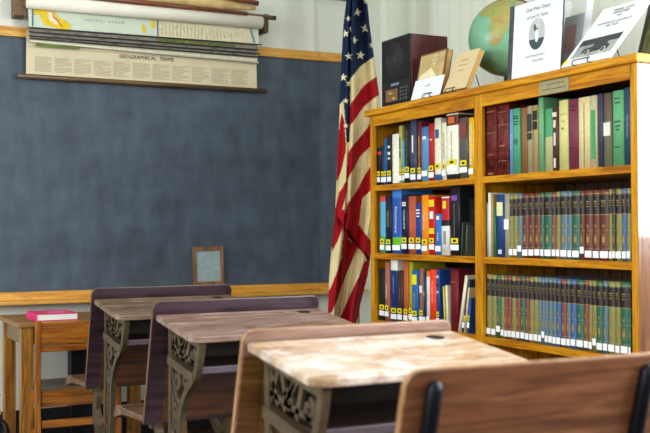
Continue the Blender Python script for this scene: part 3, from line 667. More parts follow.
# booklet with a car photograph
e, wd, L = leaner('booklet', 'white booklet with an old car photograph leaning far back', 'booklet', (561, 66.5), (609.5, 54.5), (612, 0), 2.207, .006, None)
L = .275
flatbox(e, 'cover', paper, -wd/2, wd/2, 0, L, 0, .0015)
flatbox(e, 'pages', plain('#dcdcd4', .7), -wd/2+.001, wd/2-.001, .001, L-.001, .0015, .006)
ph = flatbox(e, 'photograph', plain('#9a9c98', .6, var=.35, scale=45), -wd/2+.018, wd/2-.02, .032, .118, -.0005, .0003, 0)
dk = plain('#3c3f3e', .6, var=.3, scale=50); lt = plain('#d4d6d2', .6)
flatbox(ph, 'photo_trees', dk, -wd/2+.018, wd/2-.02, .088, .118, -.0009, -.0003, 0)
flatpoly(ph, 'photo_car', [(-(-.055), .05), (-(-.055), .07), (-(-.02), .078), (-(-.01), .098), (-.04, .098), (-.05, .075), (-.065, .07), (-.065, .05)], dk, -.0010, -.0004)
for cx_ in (-.03, .045):
    flatpoly(ph, 'photo_wheel', ell(cx_, .050, .011, .013), lt, -.0014, -.0008); flatpoly(ph, 'photo_wheel', ell(cx_, .050, .008, .010), dk, -.0017, -.0012)
for k, s_ in enumerate(('MABEL LANE', 'MEMORIES', 'OF', "NORMAN'S DISTRICT", 'MILTON')):
    ftext(e, 'cover_lettering', s_, .0, .250-(.016*k if k < 3 else .016*k+.014), .0165, plain('#3a3d40', .6))
flatpoly(e, 'yellow_flag', [(-(-wd/2-.001), .0), (-(-wd/2+.02), .03), (-(-wd/2+.001), .035)], plain('#e6dc28', .5), -.0016, -.0004)
# framed picture at the far right
pf = empty('framed_picture', (2.45, onX(2.45, 633.5, 51).y-.12, TZ+.006), 'dark framed olive picture leaning at the right end of the bookcase top', 'picture', None); pf.rotation_euler.y = math.radians(17)
bm = bmesh.new()
for a in ((-.12, .12, 0, .014), (-.12, .12, .266, .28), (-.12, -.106, .014, .266), (.106, .12, .014, .266)): box(bm, 0, .016, a[0], a[1], a[2], a[3])
obj('frame', bm, plain('#3b3d3a', .4), pf, bevel=.001)
bm = bmesh.new(); box(bm, .004, .014, -.106, .106, .014, .266); obj('print', bm, plain('#6d6f45', .5, var=.6, scale=22), pf)
# easels
def easel(Y, X0, label, ang, w=.05):
    e = empty('book_easel', (X0, Y, TZ), label, 'book stand', 'wire easels on the bookcase')
    bm = bmesh.new(); r_ = .0018
    for s in (-1, 1):
        pts = bez([(-.004, s*w/2, .018), (-.010, s*w/2, .016), (-.012, s*w/2, .003), (.03, s*w/2, .0025), (.05+.12*math.tan(ang), s*w/4, .0025)], 4)
        tube(bm, pts, r_, 6)
        tube(bm, [(.032, s*w/2, .0025), (.034+.11*math.tan(ang), s*.01, .11)], r_, 6)
    tube(bm, [(-.004, -w/2, .018), (-.004, w/2, .018)], r_, 6)
    obj('front_lip', bm, wire, e)
    bm = bmesh.new(); x1 = .034+.11*math.tan(ang)
    tube(bm, [(x1, 0, .11), (x1+.03, -.012, .0025)], r_, 6); obj('rear_leg', bm, wire, e)
    return e
easel(onX(2.19, 425.5, 95).y, 2.205, 'black wire easel under the brown book and white card', math.radians(15))
easel(onX(2.19, 448.5, 90).y, 2.205, 'black wire easel under the tan tilted book', math.radians(30))
easel(onX(2.19, 581, 61).y, 2.198, 'black wire easel under the booklet with the car photograph', math.radians(38), .07)

# globe
GC = onX(2.47, 506.3, 38.5)
gb = empty('globe', (GC.x, GC.y, TZ), 'pale green terrestrial globe on a stand on the bookcase top', 'globe')
R_ = .147; gc = Vector((0, 0, GC.z-TZ))
mt, nt, b_ = newmat('globe_ocean'); N = nt.nodes; Lk = nt.links
tc = N.new('ShaderNodeTexCoord'); no = N.new('ShaderNodeTexNoise'); no.inputs['Scale'].default_value = 14; no.inputs['Detail'].default_value = 4; Lk.new(tc.outputs['Object'], no.inputs[0])
cr = N.new('ShaderNodeValToRGB'); cr.color_ramp.elements[0].position = .35; cr.color_ramp.elements[0].color = hexc('#5f9470'); cr.color_ramp.elements[1].position = .7; cr.color_ramp.elements[1].color = hexc('#78a98a'); Lk.new(no.outputs[0], cr.inputs[0]); Lk.new(cr.outputs[0], b_.inputs['Base Color']); b_.inputs['Roughness'].default_value = .35
bm = bmesh.new(); bmesh.ops.create_uvsphere(bm, u_segments=48, v_segments=32, radius=R_)
for v in bm.verts: v.co += gc
ball = obj('sphere', bm, mt, gb, smooth=True)
mt, nt, b_ = newmat('globe_land'); N = nt.nodes; Lk = nt.links
tc = N.new('ShaderNodeTexCoord'); no = N.new('ShaderNodeTexNoise'); no.inputs['Scale'].default_value = 28; no.inputs['Detail'].default_value = 6; Lk.new(tc.outputs['Object'], no.inputs[0])
cr = N.new('ShaderNodeValToRGB'); el = cr.color_ramp.elements; el[0].position = .3; el[0].color = hexc('#6f8a48'); el[1].position = .72; el[1].color = hexc('#96723f'); q = el.new(.5); q.color = hexc('#948f48'); Lk.new(no.outputs[0], cr.inputs[0]); Lk.new(cr.outputs[0], b_.inputs['Base Color']); b_.inputs['Roughness'].default_value = .4
gcw = GC
def patch(poly_px, dens=1.2):
    """land: outline seen on the ball, carried onto the ball's surface"""
    pts = []
    def hit(u, v):
        d = ray(u, v).normalized(); oc = EYE-gcw; bq = oc.dot(d); c_ = oc.dot(oc)-(R_*1.004)**2; disc = bq*bq-c_
        if disc < 0:
            p = EYE+d*(-bq); return gcw+(p-gcw).normalized()*R_*1.004
        return EYE+d*(-bq-math.sqrt(disc))
    def inside(x, y):
        r = False; n = len(poly_px)
        for i in range(n):
            x1, y1 = poly_px[i]; x2, y2 = poly_px[(i+1) % n]
            if (y1 > y) != (y2 > y) and x < (x2-x1)*(y-y1)/(y2-y1)+x1: r = not r
        return r
    bm = bmesh.new(); xs = [p[0] for p in poly_px]; ys = [p[1] for p in poly_px]; st = .45
    grid = {}
    def gv(i, j):
        if (i, j) not in grid:
            p = hit(xs0+i*st, ys0+j*st)-Vector(gb.location); grid[(i, j)] = bm.verts.new(p)
        return grid[(i, j)]
    xs0, ys0 = min(xs), min(ys)
    for i in range(int((max(xs)-xs0)/st)+1):
        for j in range(int((max(ys)-ys0)/st)+1):
            if inside(xs0+(i+.5)*st, ys0+(j+.5)*st):
                f = bm.faces.new((gv(i, j), gv(i, j+1), gv(i+1, j+1), gv(i+1, j))); f.smooth = True
    return obj('continent', bm, mt, ball)
patch([(484, 7), (480, 15), (483, 17), (488, 16), (491, 20), (489, 27), (490, 36), (489, 42), (492, 46), (498, 45), (502, 38), (505, 33), (508, 31), (507, 26), (512, 21), (516, 16), (512, 12), (510, 5), (512, 0), (505, -8), (495, -4), (492, 4), (487, 5)])
patch([(497, -6), (506, -2), (514, 4), (522, 8), (530, 2), (532, -4), (524, -10), (505, -12)])
bm = bmesh.new(); ax = Vector((-.25, .45, 1)).normalized(); s_ = ax.cross(Vector((1, 0, 0))).normalized(); s_ = Vector((.78, .62, 0)).cross(ax).normalized()
pts = [gc + (math.cos(a)*-ax + math.sin(a)*s_*1)*(R_+.009) for a in [i*PI/24 for i in range(-1, 26)]]
tube(bm, pts, .004, 6); obj('meridian_arm', bm, plain('#6a5228', .35, .6), gb)
bm = bmesh.new(); tube(bm, [gc-ax*(R_-.002), gc-ax*(R_+.016)], .006, 8); obj('axis_pin', bm, plain('#7a5a2c', .35, .6), gb)
bm = bmesh.new(); lathe(bm, [(.075, 0), (.075, .006), (.06, .012), (.02, .018), (.012, .03), (.010, gc.z-R_-.004), (.004, gc.z-R_)]); obj('stand', bm, plain('#4a3420', .4), gb)

# ------------------------------------------------------------------ flag
FY = 4.45
def flag_left(v):
    T = [(-40,349),(0,346.6),(25,343.5),(50,342),(95,340),(113,339.6),(160,337.5),(215,335),(235,333),(255,331),(280,329),(310,328),(345,327)]
    for (a, x), (b, y) in zip(T, T[1:]):
        if v <= b: return x+(y-x)*(v-a)/(b-a)
    return T[-1][1]
def flag_right(v):
    T = [(-40,364),(0,367),(25,369.5),(50,373),(75,376.3),(95,379),(110,380),(160,379.5),(215,377),(250,371),(262,369.6),(275,367.7),(290,364),(305,360),(318,358.5),(345,356)]
    for (a, x), (b, y) in zip(T, T[1:]):
        if v <= b: return x+(y-x)*(v-a)/(b-a)
    return T[-1][1]
def fold(s, v):
    f = .030*math.sin(2*PI*(s*1.7+.12+v*.0009)) + .009*math.sin(2*PI*(s*3.6+v*.002+.3)) + .002*math.sin(2*PI*(s*8+v*.004))
    if v > 150:
        x_ = flag_left(v)+s*(flag_right(v)-flag_left(v)); d = (v-225)*.6-(x_-344)*.8
        f += (.036*math.exp(-d/7) if d > 0 else -.004*math.exp(d/12)*1)*min(1, (v-150)/50)*(1 if 341 < x_ else max(0, 1-(341-x_)/4))
    f += .035*math.exp(-((s-.27)/.045)**2)           # deep valley between the narrow left fold and the sheet
    if v > 190: f += .03*math.exp(-((s-(.62+(v-215)*.004))/.1)**2)*min(1, (v-190)/30)
    return f
def flag_pt(u, v):
    a, b = flag_left(v), flag_right(v); s = (u-a)/(b-a)
    return onY(FY+fold(s, v), u, v)
def S(c, sx, sy, k, pts): return (c, [(sx+x/k, sy+y/k) for x, y in pts])
BL, RD, CR = 1, 2, 0
# canton edge and stripes, in order of painting
REG = [
 (BL, [(330,-45),(372,-45),(372,40),(376,55.5),(374.6,56.3),(360.6,66),(350.5,78.7),(349.5,142),(346.5,142),(345,118),(343.5,100),(330,116)]),
 (RD, [(377.3,75.8),(383,70),(383,93),(376.5,96.3),(363.6,106.8),(350.7,125.4),(348.8,134),(349.6,120),(350.4,104.4),(354.7,98.8),(363.6,85.8)]),
 S(RD,320,100,3.77,[(195,84),(190,88),(160,130),(125,170),(105,205),(100,290),(100,310),(120,270),(150,215),(190,175),(225,160),(225,75)]),
 S(RD,320,100,3.77,[(225,235),(188,255),(165,290),(140,340),(105,390),(90,440),(92,520),(140,520),(150,433),(160,370),(188,345),(225,330)]),
 S(RD,320,100,3.77,[(82,50),(92,80),(98,165),(96,200),(82,262),(66,305),(60,300),(64,220),(70,130),(76,80)]),
 S(RD,320,100,3.77,[(100,300),(104,318),(100,350),(85,410),(74,445),(52,445),(60,400),(72,350),(88,325)]),
 # lower sheet (second photograph window)
 S(RD,320,210,3.77,[(58,0),(76,0),(95,0),(92,30),(90,40),(84,75),(66,120),(50,150),(44,160),(52,60)]),
 S(RD,320,210,3.77,[(98,0),(150,-10),(140,20),(130,40),(150,60),(186,110),(220,150),(220,200),(180,200),(172,175),(150,148),(125,130),(96,85),(88,55)]),
 S(RD,320,210,3.77,[(92,90),(100,105),(128,130),(138,145),(122,190),(100,238),(75,310),(46,385),(10,400),(20,330),(42,290),(60,245),(82,180),(86,120)]),
 S(RD,320,210,3.77,[(166,195),(180,190),(220,190),(220,260),(176,290),(160,350),(146,400),(130,440),(125,520),(70,520),(78,400),(112,325),(148,250)]),
]
def inside(poly, x, y):
    r = False; n = len(poly)
    for i in range(n):
        x1, y1 = poly[i]; x2, y2 = poly[(i+1) % n]
        if (y1 > y) != (y2 > y) and x < (x2-x1)*(y-y1)/(y2-y1)+x1: r = not r
    return r
def cloth_mat(name, h, wv=.12):
    mt, nt, b = newmat(name); N = nt.nodes; Lk = nt.links
    tc = N.new('ShaderNodeTexCoord'); no = N.new('ShaderNodeTexNoise'); no.inputs['Scale'].default_value = 18; no.inputs['Detail'].default_value = 5; Lk.new(tc.outputs['Object'], no.inputs[0])
    c = hexc(h); cr = N.new('ShaderNodeValToRGB'); cr.color_ramp.elements[0].position = .3; cr.color_ramp.elements[1].position = .7
    cr.color_ramp.elements[0].color = tuple(x*(1-wv) for x in c[:3])+(1,); cr.color_ramp.elements[1].color = tuple(x*(1+wv) for x in c[:3])+(1,)
    Lk.new(no.outputs[0], cr.inputs[0]); Lk.new(cr.outputs[0], b.inputs['Base Color']); b.inputs['Roughness'].default_value = .85
    b.inputs['Specular IOR Level'].default_value = .2; return mt
fl = empty('flag', (2.45, 4.5, 0), 'American flag hanging in folds from a pole beside the blackboard', 'flag')
off = Vector((2.45, 4.5, 0))
bm = bmesh.new(); NU, NV = 74, 520; V0_, V1_ = -38, 340
G = []
for j in range(NV+1):
    v = V0_+(V1_-V0_)*j/NV; a, b = flag_left(v), flag_right(v)
    G.append([(a+(b-a)*i/NU, v) for i in range(NU+1)])
VV = [[bm.verts.new(flag_pt(*p)-off) for p in r] for r in G]
for j in range(NV):
    for i in range(NU):
        x = (G[j][i][0]+G[j][i+1][0])/2; y = (G[j][i][1]+G[j+1][i][1])/2; c = CR
        for col, poly in REG:
            if inside(poly, x, y): c = col
        f = bm.faces.new((VV[j][i], VV[j][i+1], VV[j+1][i+1], VV[j+1][i])); f.material_index = c; f.smooth = True
me = bpy.data.meshes.new('flag_cloth'); bm.normal_update(); bm.to_mesh(me); bm.free()
fc = link('flag_cloth', me, [cloth_mat('flag_cream', '#dccb98', .06), cloth_mat('flag_blue', '#14233f'), cloth_mat('flag_red', '#9c0c18')], fl)
so = fc.modifiers.new('thickness', 'SOLIDIFY'); so.thickness = .0015; so.offset = 0
star_m = plain('#e2d8b4', .85)
for (u, v, r, rot) in ((357, 12.5, 4.6, 8), (365, 28.5, 4.9, 0), (345.3, 34, 4.2, -10), (353.8, 40.5, 4.3, 15), (371.5, 45.5, 4.2, 12), (360.3, 55.5, 4.8, 5), (348.7, 56.5, 4.4, -6), (343.2, 77.5, 4.4, 0), (349, 84, 3.8, 18), (345.5, 101, 3.2, 5), (345.8, 126, 3.0, 10), (366, 1.5, 4, 6), (348.6, 19, 3.2, -12), (350, 29, 3.0, 14)):
    poly = [(u+(r if k % 2 == 0 else r*.40)*math.sin(math.radians(rot)+k*PI/5), v-(r if k % 2 == 0 else r*.40)*math.cos(math.radians(rot)+k*PI/5)) for k in range(10)]
    bm = bmesh.new(); cen = bm.verts.new(flag_pt(u, v)-off+Vector((-.003, -.009, 0)))
    ring = []
    for (a, b) in poly:
        a = max(flag_left(b)+.3, min(flag_right(b)-.3, a)); ring.append(bm.verts.new(flag_pt(a, b)-off+Vector((-.003, -.007, 0))))
    for k in range(10): bm.faces.new((cen, ring[k], ring[(k+1) % 10]))
    obj('star', bm, star_m, fc)
bm = bmesh.new(); tube(bm, [(.10, .13, .03), (.10, .13, 2.62)], .012, 12); obj('pole', bm, wood('pole_wood', '#4a2c16', '#63401f', '#7a522c', 'z', .35), fl)
bm = bmesh.new(); lathe(bm, [(.13, 0), (.13, .02), (.10, .035), (.03, .05), (.02, .12), (.016, .12)], 28, .10, .13); obj('floor_base', bm, plain('#8a6a2c', .35, .7), fl)
bm = bmesh.new(); lathe(bm, [(.004, 2.6), (.02, 2.62), (.026, 2.645), (.02, 2.67), (.004, 2.69)], 16, .10, .13); obj('finial', bm, gold, fl)

# ------------------------------------------------------------------ pull-down maps
MY = 4.93
mp_ = empty('wall_map_rack', (1.55, YB, 2.0), 'rack of rolled and pulled-down school wall maps above the blackboard', 'wall map')
mo = Vector((1.55, YB, 2.0))
def mpo(name, bm, mt, parent=None, **k):
    for v in bm.verts: v.co -= mo
    return obj(name, bm, mt, parent or mp_, **k)
def P(u, v, y=MY): return onY(y, u, v)
X0m, X1m = .955, 2.125
# iron end brackets, wall board
bm = bmesh.new(); box(bm, .905, .955, 4.90, 4.999, 2.0, 2.30); mpo('end_bracket', bm, plain('#6a543a', .6, .2, var=.3), bevel=.003)
bm = bmesh.new(); box(bm, 2.160, 2.185, 4.90, 4.999, 2.025, 2.12); mpo('end_bracket', bm, plain('#5a4830', .6, .2, var=.3), bevel=.003)
bm = bmesh.new(); box(bm, .955, 2.165, 4.985, 4.999, 2.06, 2.13); mpo('back_board', bm, wood_roller)
# bottom sheet : geographical terms
def quad(name, y, tl, tr, br, bl, mt, parent=None, th=.0012):
    """a hanging sheet given by its four corners on the plane y"""
    bm = bmesh.new(); ps = [onY(y, *p) for p in (tl, tr, br, bl)]
    a = [bm.verts.new(p) for p in ps]; b = [bm.verts.new(p+Vector((0, th, 0))) for p in ps]
    bm.faces.new(a); bm.faces.new(b[::-1])
    for i in range(4): bm.faces.new((a[i], b[i], b[(i+1) % 4], a[(i+1) % 4]))
    return mpo(name, bm, mt, parent)
def bar(name, y, p, q, r_, mt, parent=None, n=8):
    bm = bmesh.new(); a = onY(y, *p); b = onY(y, *q); tube(bm, [a, b], r_, n); return mpo(name, bm, mt, parent)
def lerp(p, q, t): return (p[0]+(q[0]-p[0])*t, p[1]+(q[1]-p[1])*t)
sheet_m = plain('#d3c6a4', .8, var=.05, scale=12)
sh = quad('terms_sheet', 4.962, (26.5, 30), (256, 45), (257, 90), (26, 74.5), sheet_m)
bar('sheet_roller', 4.958, (17, 75.5), (266, 91), .0115, wood_roller, None, 12)
for c in range(11):                                   # printed columns of text
    p = lerp((34, 52), (250, 66.5), (c+.04)/11); q = lerp((34, 52), (250, 66.5), (c+.90)/11)
    bm = bmesh.new()
    rnd = random.Random(c)
    for k in range(11):
        dv = 4.6+k*1.4; f_ = 1 if rnd.random() > .3 else rnd.uniform(.5, .9)
        a = onY(4.9612, p[0], p[1]+dv); b = onY(4.9612, *lerp((p[0], p[1]+dv), (q[0], q[1]+dv), f_))
        vs = [bm.verts.new(x) for x in (a+Vector((0, 0, .0011)), b+Vector((0, 0, .0011)), b-Vector((0, 0, .0011)), a-Vector((0, 0, .0011)))]; bm.faces.new(vs)
    mpo('printed_column', bm, plain('#958b78', .8), sh)
bar('printed_rule', 4.9608, (27, 46.6), (256, 62.5), .0006, grey_line, sh, 4)
ta = onY(4.9606, 118, 56.2); tb_ = onY(4.9606, 175, 60.0)
q = text('sheet_title', 'GEOGRAPHICAL  TERMS', sh, frame_mtx((ta+tb_)/2-mo, tb_-ta, (0, 0, 1)), .0255, plain('#3f342e', .7), space=1.0, ext=.0004)
ocean = plain('#c6cfbc', .75, var=.05, scale=10)
land_y = plain('#dcbc22', .75, var=.12, scale=40); land_g = plain('#5d6a2e', .75, var=.4, scale=22); map_grey = plain('#857d70', .8, var=.15, scale=30)
edge_blue = plain('#3a5f86', .7); bat = plain('#262523', .5)
stack = [('ocean_map', 4.900, (28, 4), (258.5, 27), (258.5, 44.2), (29, 27.3), ocean, bat, (262, 44.8)),
 ('relief_map', 4.910, (29, 20), (257.5, 36), (257.5, 49.6), (29.5, 31.6), map_grey, bat, (258.5, 50)),
 ('index_map', 4.920, (29, 26), (257, 42), (257, 53.2), (29.5, 35.6), map_grey, bat, (260, 53.8)),
 ('district_map', 4.930, (29, 30), (257, 46), (256.8, 57.4), (30, 38.4), map_grey, bat, (257.5, 57.2)),
 ('county_map', 4.940, (29, 33), (257, 50), (257.5, 62.3), (31, 41.0), plain('#d6cfb4', .8), plain('#d9d3bd', .6), (258.5, 62.8))]
sheets = []
for k, (nm, y, tl, tr, br, bl, mt_, col, be) in enumerate(stack):
    s_ = quad(nm, y, tl, tr, br, bl, mt_); bar('batten', y-.003, (bl[0]-.5, bl[1]), be, .0032 if k < 4 else .0042, col, s_, 6); sheets.append(s_)
    if k in (1, 2, 3):
        rr = random.Random(k)
        for i in range(9):
            t = .06+i*.1+rr.uniform(0, .05); p = lerp(bl, br, t); q = lerp(bl, br, t+rr.uniform(.01, .03))
            bar('printed_mark', y-.0008, (p[0], p[1]-1.5), (q[0], q[1]-1.5), .0018, plain('#37415c', .7), s_, 4)
s0 = sheets[0]; y = 4.900
quad('green_strip', 4.9395, (36, 42), (80, 45.3), (80, 49), (36, 46), land_g, sheets[4])
def flatm(name, pts_px, mt, parent, dy=.0012):
    bm = bmesh.new(); pts = [onY(y-dy, *p) for p in pts_px]; vs = [bm.verts.new(p) for p in pts]; vs2 = [bm.verts.new(p+Vector((0, .0008, 0))) for p in pts]
    bm.faces.new(vs); bm.faces.new(vs2[::-1]); n = len(vs)
    for i in range(n): bm.faces.new((vs[i], vs2[i], vs2[(i+1) % n], vs[(i+1) % n]))
    return mpo(name, bm, mt, parent)
flatm('printed_land', [(33.5,8),(34,15),(39,14),(42,20),(44,25),(49,26),(55,27.5),(62,29.5),(68,29.8),(70.5,29),(70,24),(66,21),(58,17),(55,12),(50,9.5)], land_y, s0)
flatm('printed_land', [(47,12),(49,20),(56,25),(60,24),(56,17),(52,12)], plain('#e0d3b4', .7), s0, .0016)
flatm('printed_land', [(52,12),(54,16),(58,20),(63,27),(62,27.5),(57,21),(53,17)], plain('#c0522c', .7), s0, .002)
flatm('printed_land', [(141,25),(143,32),(145.5,33.5),(146,30),(144,24.5)], land_y, s0)
flatm('printed_land', [(151.5,20),(151,27),(155,29),(155,21)], land_y, s0)
flatm('index_panel', [(158,20),(158.5,36.5),(252.5,43.2),(250,29)], plain('#d2caa8', .75), s0)
for i in range(24):
    u_ = 162+i*3.6; v_ = 24+i*.33; h_ = 11 if i < 12 else 11-(i-12)*.5
    bar('printed_column', y-.0018, (u_, v_+(0 if i < 12 else (i-12)*.35)), (u_+(.2 if i < 12 else 1.6), v_+h_), .0021, plain('#bbb396', .8), s0, 4)
bar('printed_border', y-.002, (32.5, 9), (32.5, 26), .003, edge_blue, s0, 4); bar('printed_border', y-.002, (157.3, 20), (158, 36), .003, edge_blue, s0, 4)
bar('printed_border', y-.002, (250.5, 29), (254.5, 43), .003, edge_blue, s0, 4)
ta = onY(y-.0016, 80, 19.5); tb_ = onY(y-.0016, 128, 23.3)
text('ocean_lettering', 'PACIFIC  OCEAN', s0, frame_mtx((ta+tb_)/2-mo, tb_-ta, (0, 0, 1)), .017, plain('#7c8478', .8), space=1.6)
quad('printed_green_band', 4.9094, lerp((31, 28.5), (258, 46.3), .55), lerp((31, 28.5), (258, 46.3), .9), lerp((31, 31), (258, 49), .9), lerp((31, 31), (258, 49), .55), land_g, sheets[1], .0004)
for i, t in enumerate((.56, .62, .68, .76, .84)):
    bar('printed_patch', 4.9088, lerp((31, 29.5), (258, 47.3), t), lerp((31, 29.5), (258, 47.3), t+.012), .003, plain(('#b8502c', '#4f8a34', '#c89a3a')[i % 3], .7), sheets[1], 4)
# the two rolled maps and rods on top
bar('rolled_white_map', 4.872, (27, 1.2), (261.5, 22.8), .0315, plain('#e4decd', .7, var=.06, scale=6), None, 24)
bar('roller_rod', 4.90, (240, 14.5), (275.5, 18.2), .0125, wood_roller, None, 10)
bar('rolled_red_map', 4.85, (108, -1.5), (247, 13.8), .010, rod_red, None, 12)
bm = bmesh.new(); rr = random.Random(5); pts = []; rad = []
for i in range(16):
    t = i/15; p = onY(4.885, 112+143*t, -8.5+16.5*t); pts.append(p+Vector((0, .004*rr.uniform(-1, 1), .003*rr.uniform(-1, 1)))); rad.append(.034*(.85+.15*rr.random())*(1 if i < 13 else .75-.22*(i-13)))
tube(bm, pts, rad, 14); mpo('torn_yellowed_map', bm, plain('#cdb077', .8, var=.2, scale=14, bump=.6))
bar('rolled_red_map', 4.84, (212, -6), (258, 3.5), .014, rod_red, None, 10)

# ------------------------------------------------------------------ old school desks
def desk_iron(parent, xa, xb, mt, top=True):
    bm = bmesh.new()
    leanp = lambda z: .10*(.79-z)/.36                # back panel's slope
    # back strap on panel's sitter side
    back = bez([(-.022, .735), (-.022, .60), (-.018, .45), (-.010, .32), (.0, .20), (.01, .12)], 5)
    if top:
        n = len(back); strap(bm, back, .026, xa, xb)
    else:
        fy = lambda z: .108*(1-(z-.40)/.39)-.007
        tube(bm, [((xa+xb)/2, fy(z), z) for z in (.772, .768, .76, .70, .6, .5, .42)], [.004, .009, .013, .0135, .0135, .0135, .0135], 12)
        strap(bm, bez([(fy(.43), .43), (.06, .36), (.0, .28), (.0, .12)], 5), .03, xa, xb)
    if top:
        strap(bm, [(-.015, .716), (-.15, .699), (-.285, .682)], .020, xa-.004, xb+.006)
        front = bez([(-.280, .690), (-.268, .645), (-.238, .590), (-.165, .535), (-.115, .465), (-.098, .38), (-.090, .28), (-.075, .15)], 5)
        strap(bm, front, .022, xa-.003, xb+.003)
        strap(bm, [(-.012, .615), (-.235, .585)], .026, xa-.005, xb+.005)
        x0, x1 = xa+.002, xb-.002
        # pierced upper frieze
        strap(bm, [(-.03, .70), (-.075, .635)], 0.0175, x0, x1); strap(bm, [(-.075, .70), (-.03, .635)], 0.0175, x0, x1)
        strap(bm, bez([(-.09, .70), (-.115, .655), (-.15, .685), (-.135, .70)], 5), 0.0149, x0, x1)
        strap(bm, [(-.10, .63), (-.165, .69)], 0.0149, x0, x1); strap(bm, [(-.16, .62), (-.19, .685)], 0.0162, x0, x1)
        strap(bm, spiral(-.125, .648, .022, .006, 0, 1.1), 0.0108, x0, x1)
        strap(bm, spiral(-.215, .645, .024, .006, 2, 1.1), 0.0108, x0, x1)
        strap(bm, [(-.02, .655), (-.25, .625)], 0.0121, x0, x1)
        # scrolls below the cross bar
        strap(bm, spiral(-.080, .560, .030, .006, PI*.6, 1.4), .015, x0, x1)
        strap(bm, spiral(-.150, .568, .022, .006, PI*.2, 1.3), .012, x0, x1)
        strap(bm, bez([(-.025, .60), (-.06, .53), (-.09, .50), (-.13, .505)], 5), .015, x0, x1)
        strap(bm, spiral(-.066, .470, .027, .006, PI, 1.5), .014, x0, x1)
        strap(bm, bez([(-.03, .52), (-.045, .44), (-.08, .41), (-.10, .40)], 5), .014, x0, x1)
        strap(bm, spiral(-.058, .375, .023, .006, 0, 1.4), .013, x0, x1)
        strap(bm, bez([(-.02, .40), (-.05, .33), (-.085, .32)], 5), .014, x0, x1)
        strap(bm, spiral(-.052, .275, .022, .006, PI, 1.4), .013, x0, x1)
        strap(bm, [(-.01, .215), (-.085, .235)], .018, x0, x1)
    # feet and seat arm
    strap(bm, bez([(-.06, .20), (-.07, .11), (-.12, .04), (-.20, .012)], 6), .034, xa-.004, xb+.004)
    strap(bm, bez([(.0, .20), (.02, .10), (.10, .04), (.22, .012)], 6), .034, xa-.004, xb+.004)
    strap(bm, [(.005, .16), (-.07, .16)], .05, xa, xb)
    strap(bm, bez([(.0, .18), (.05, .22), (.10, .26), (.12, .32), (.10, .375), (.14, .402), (.20, .398)], 6), [.03+.025*math.exp(-((i/36-.45)/.15)**2) for i in range(37)], xa-.004, xb+.004)
    box(bm, xa-.012, xb+.012, -.23, -.17, 0, .010); box(bm, xa-.012, xb+.012, .18, .25, 0, .010)
    return obj('iron_standard', bm, mt, parent, bevel=.002)
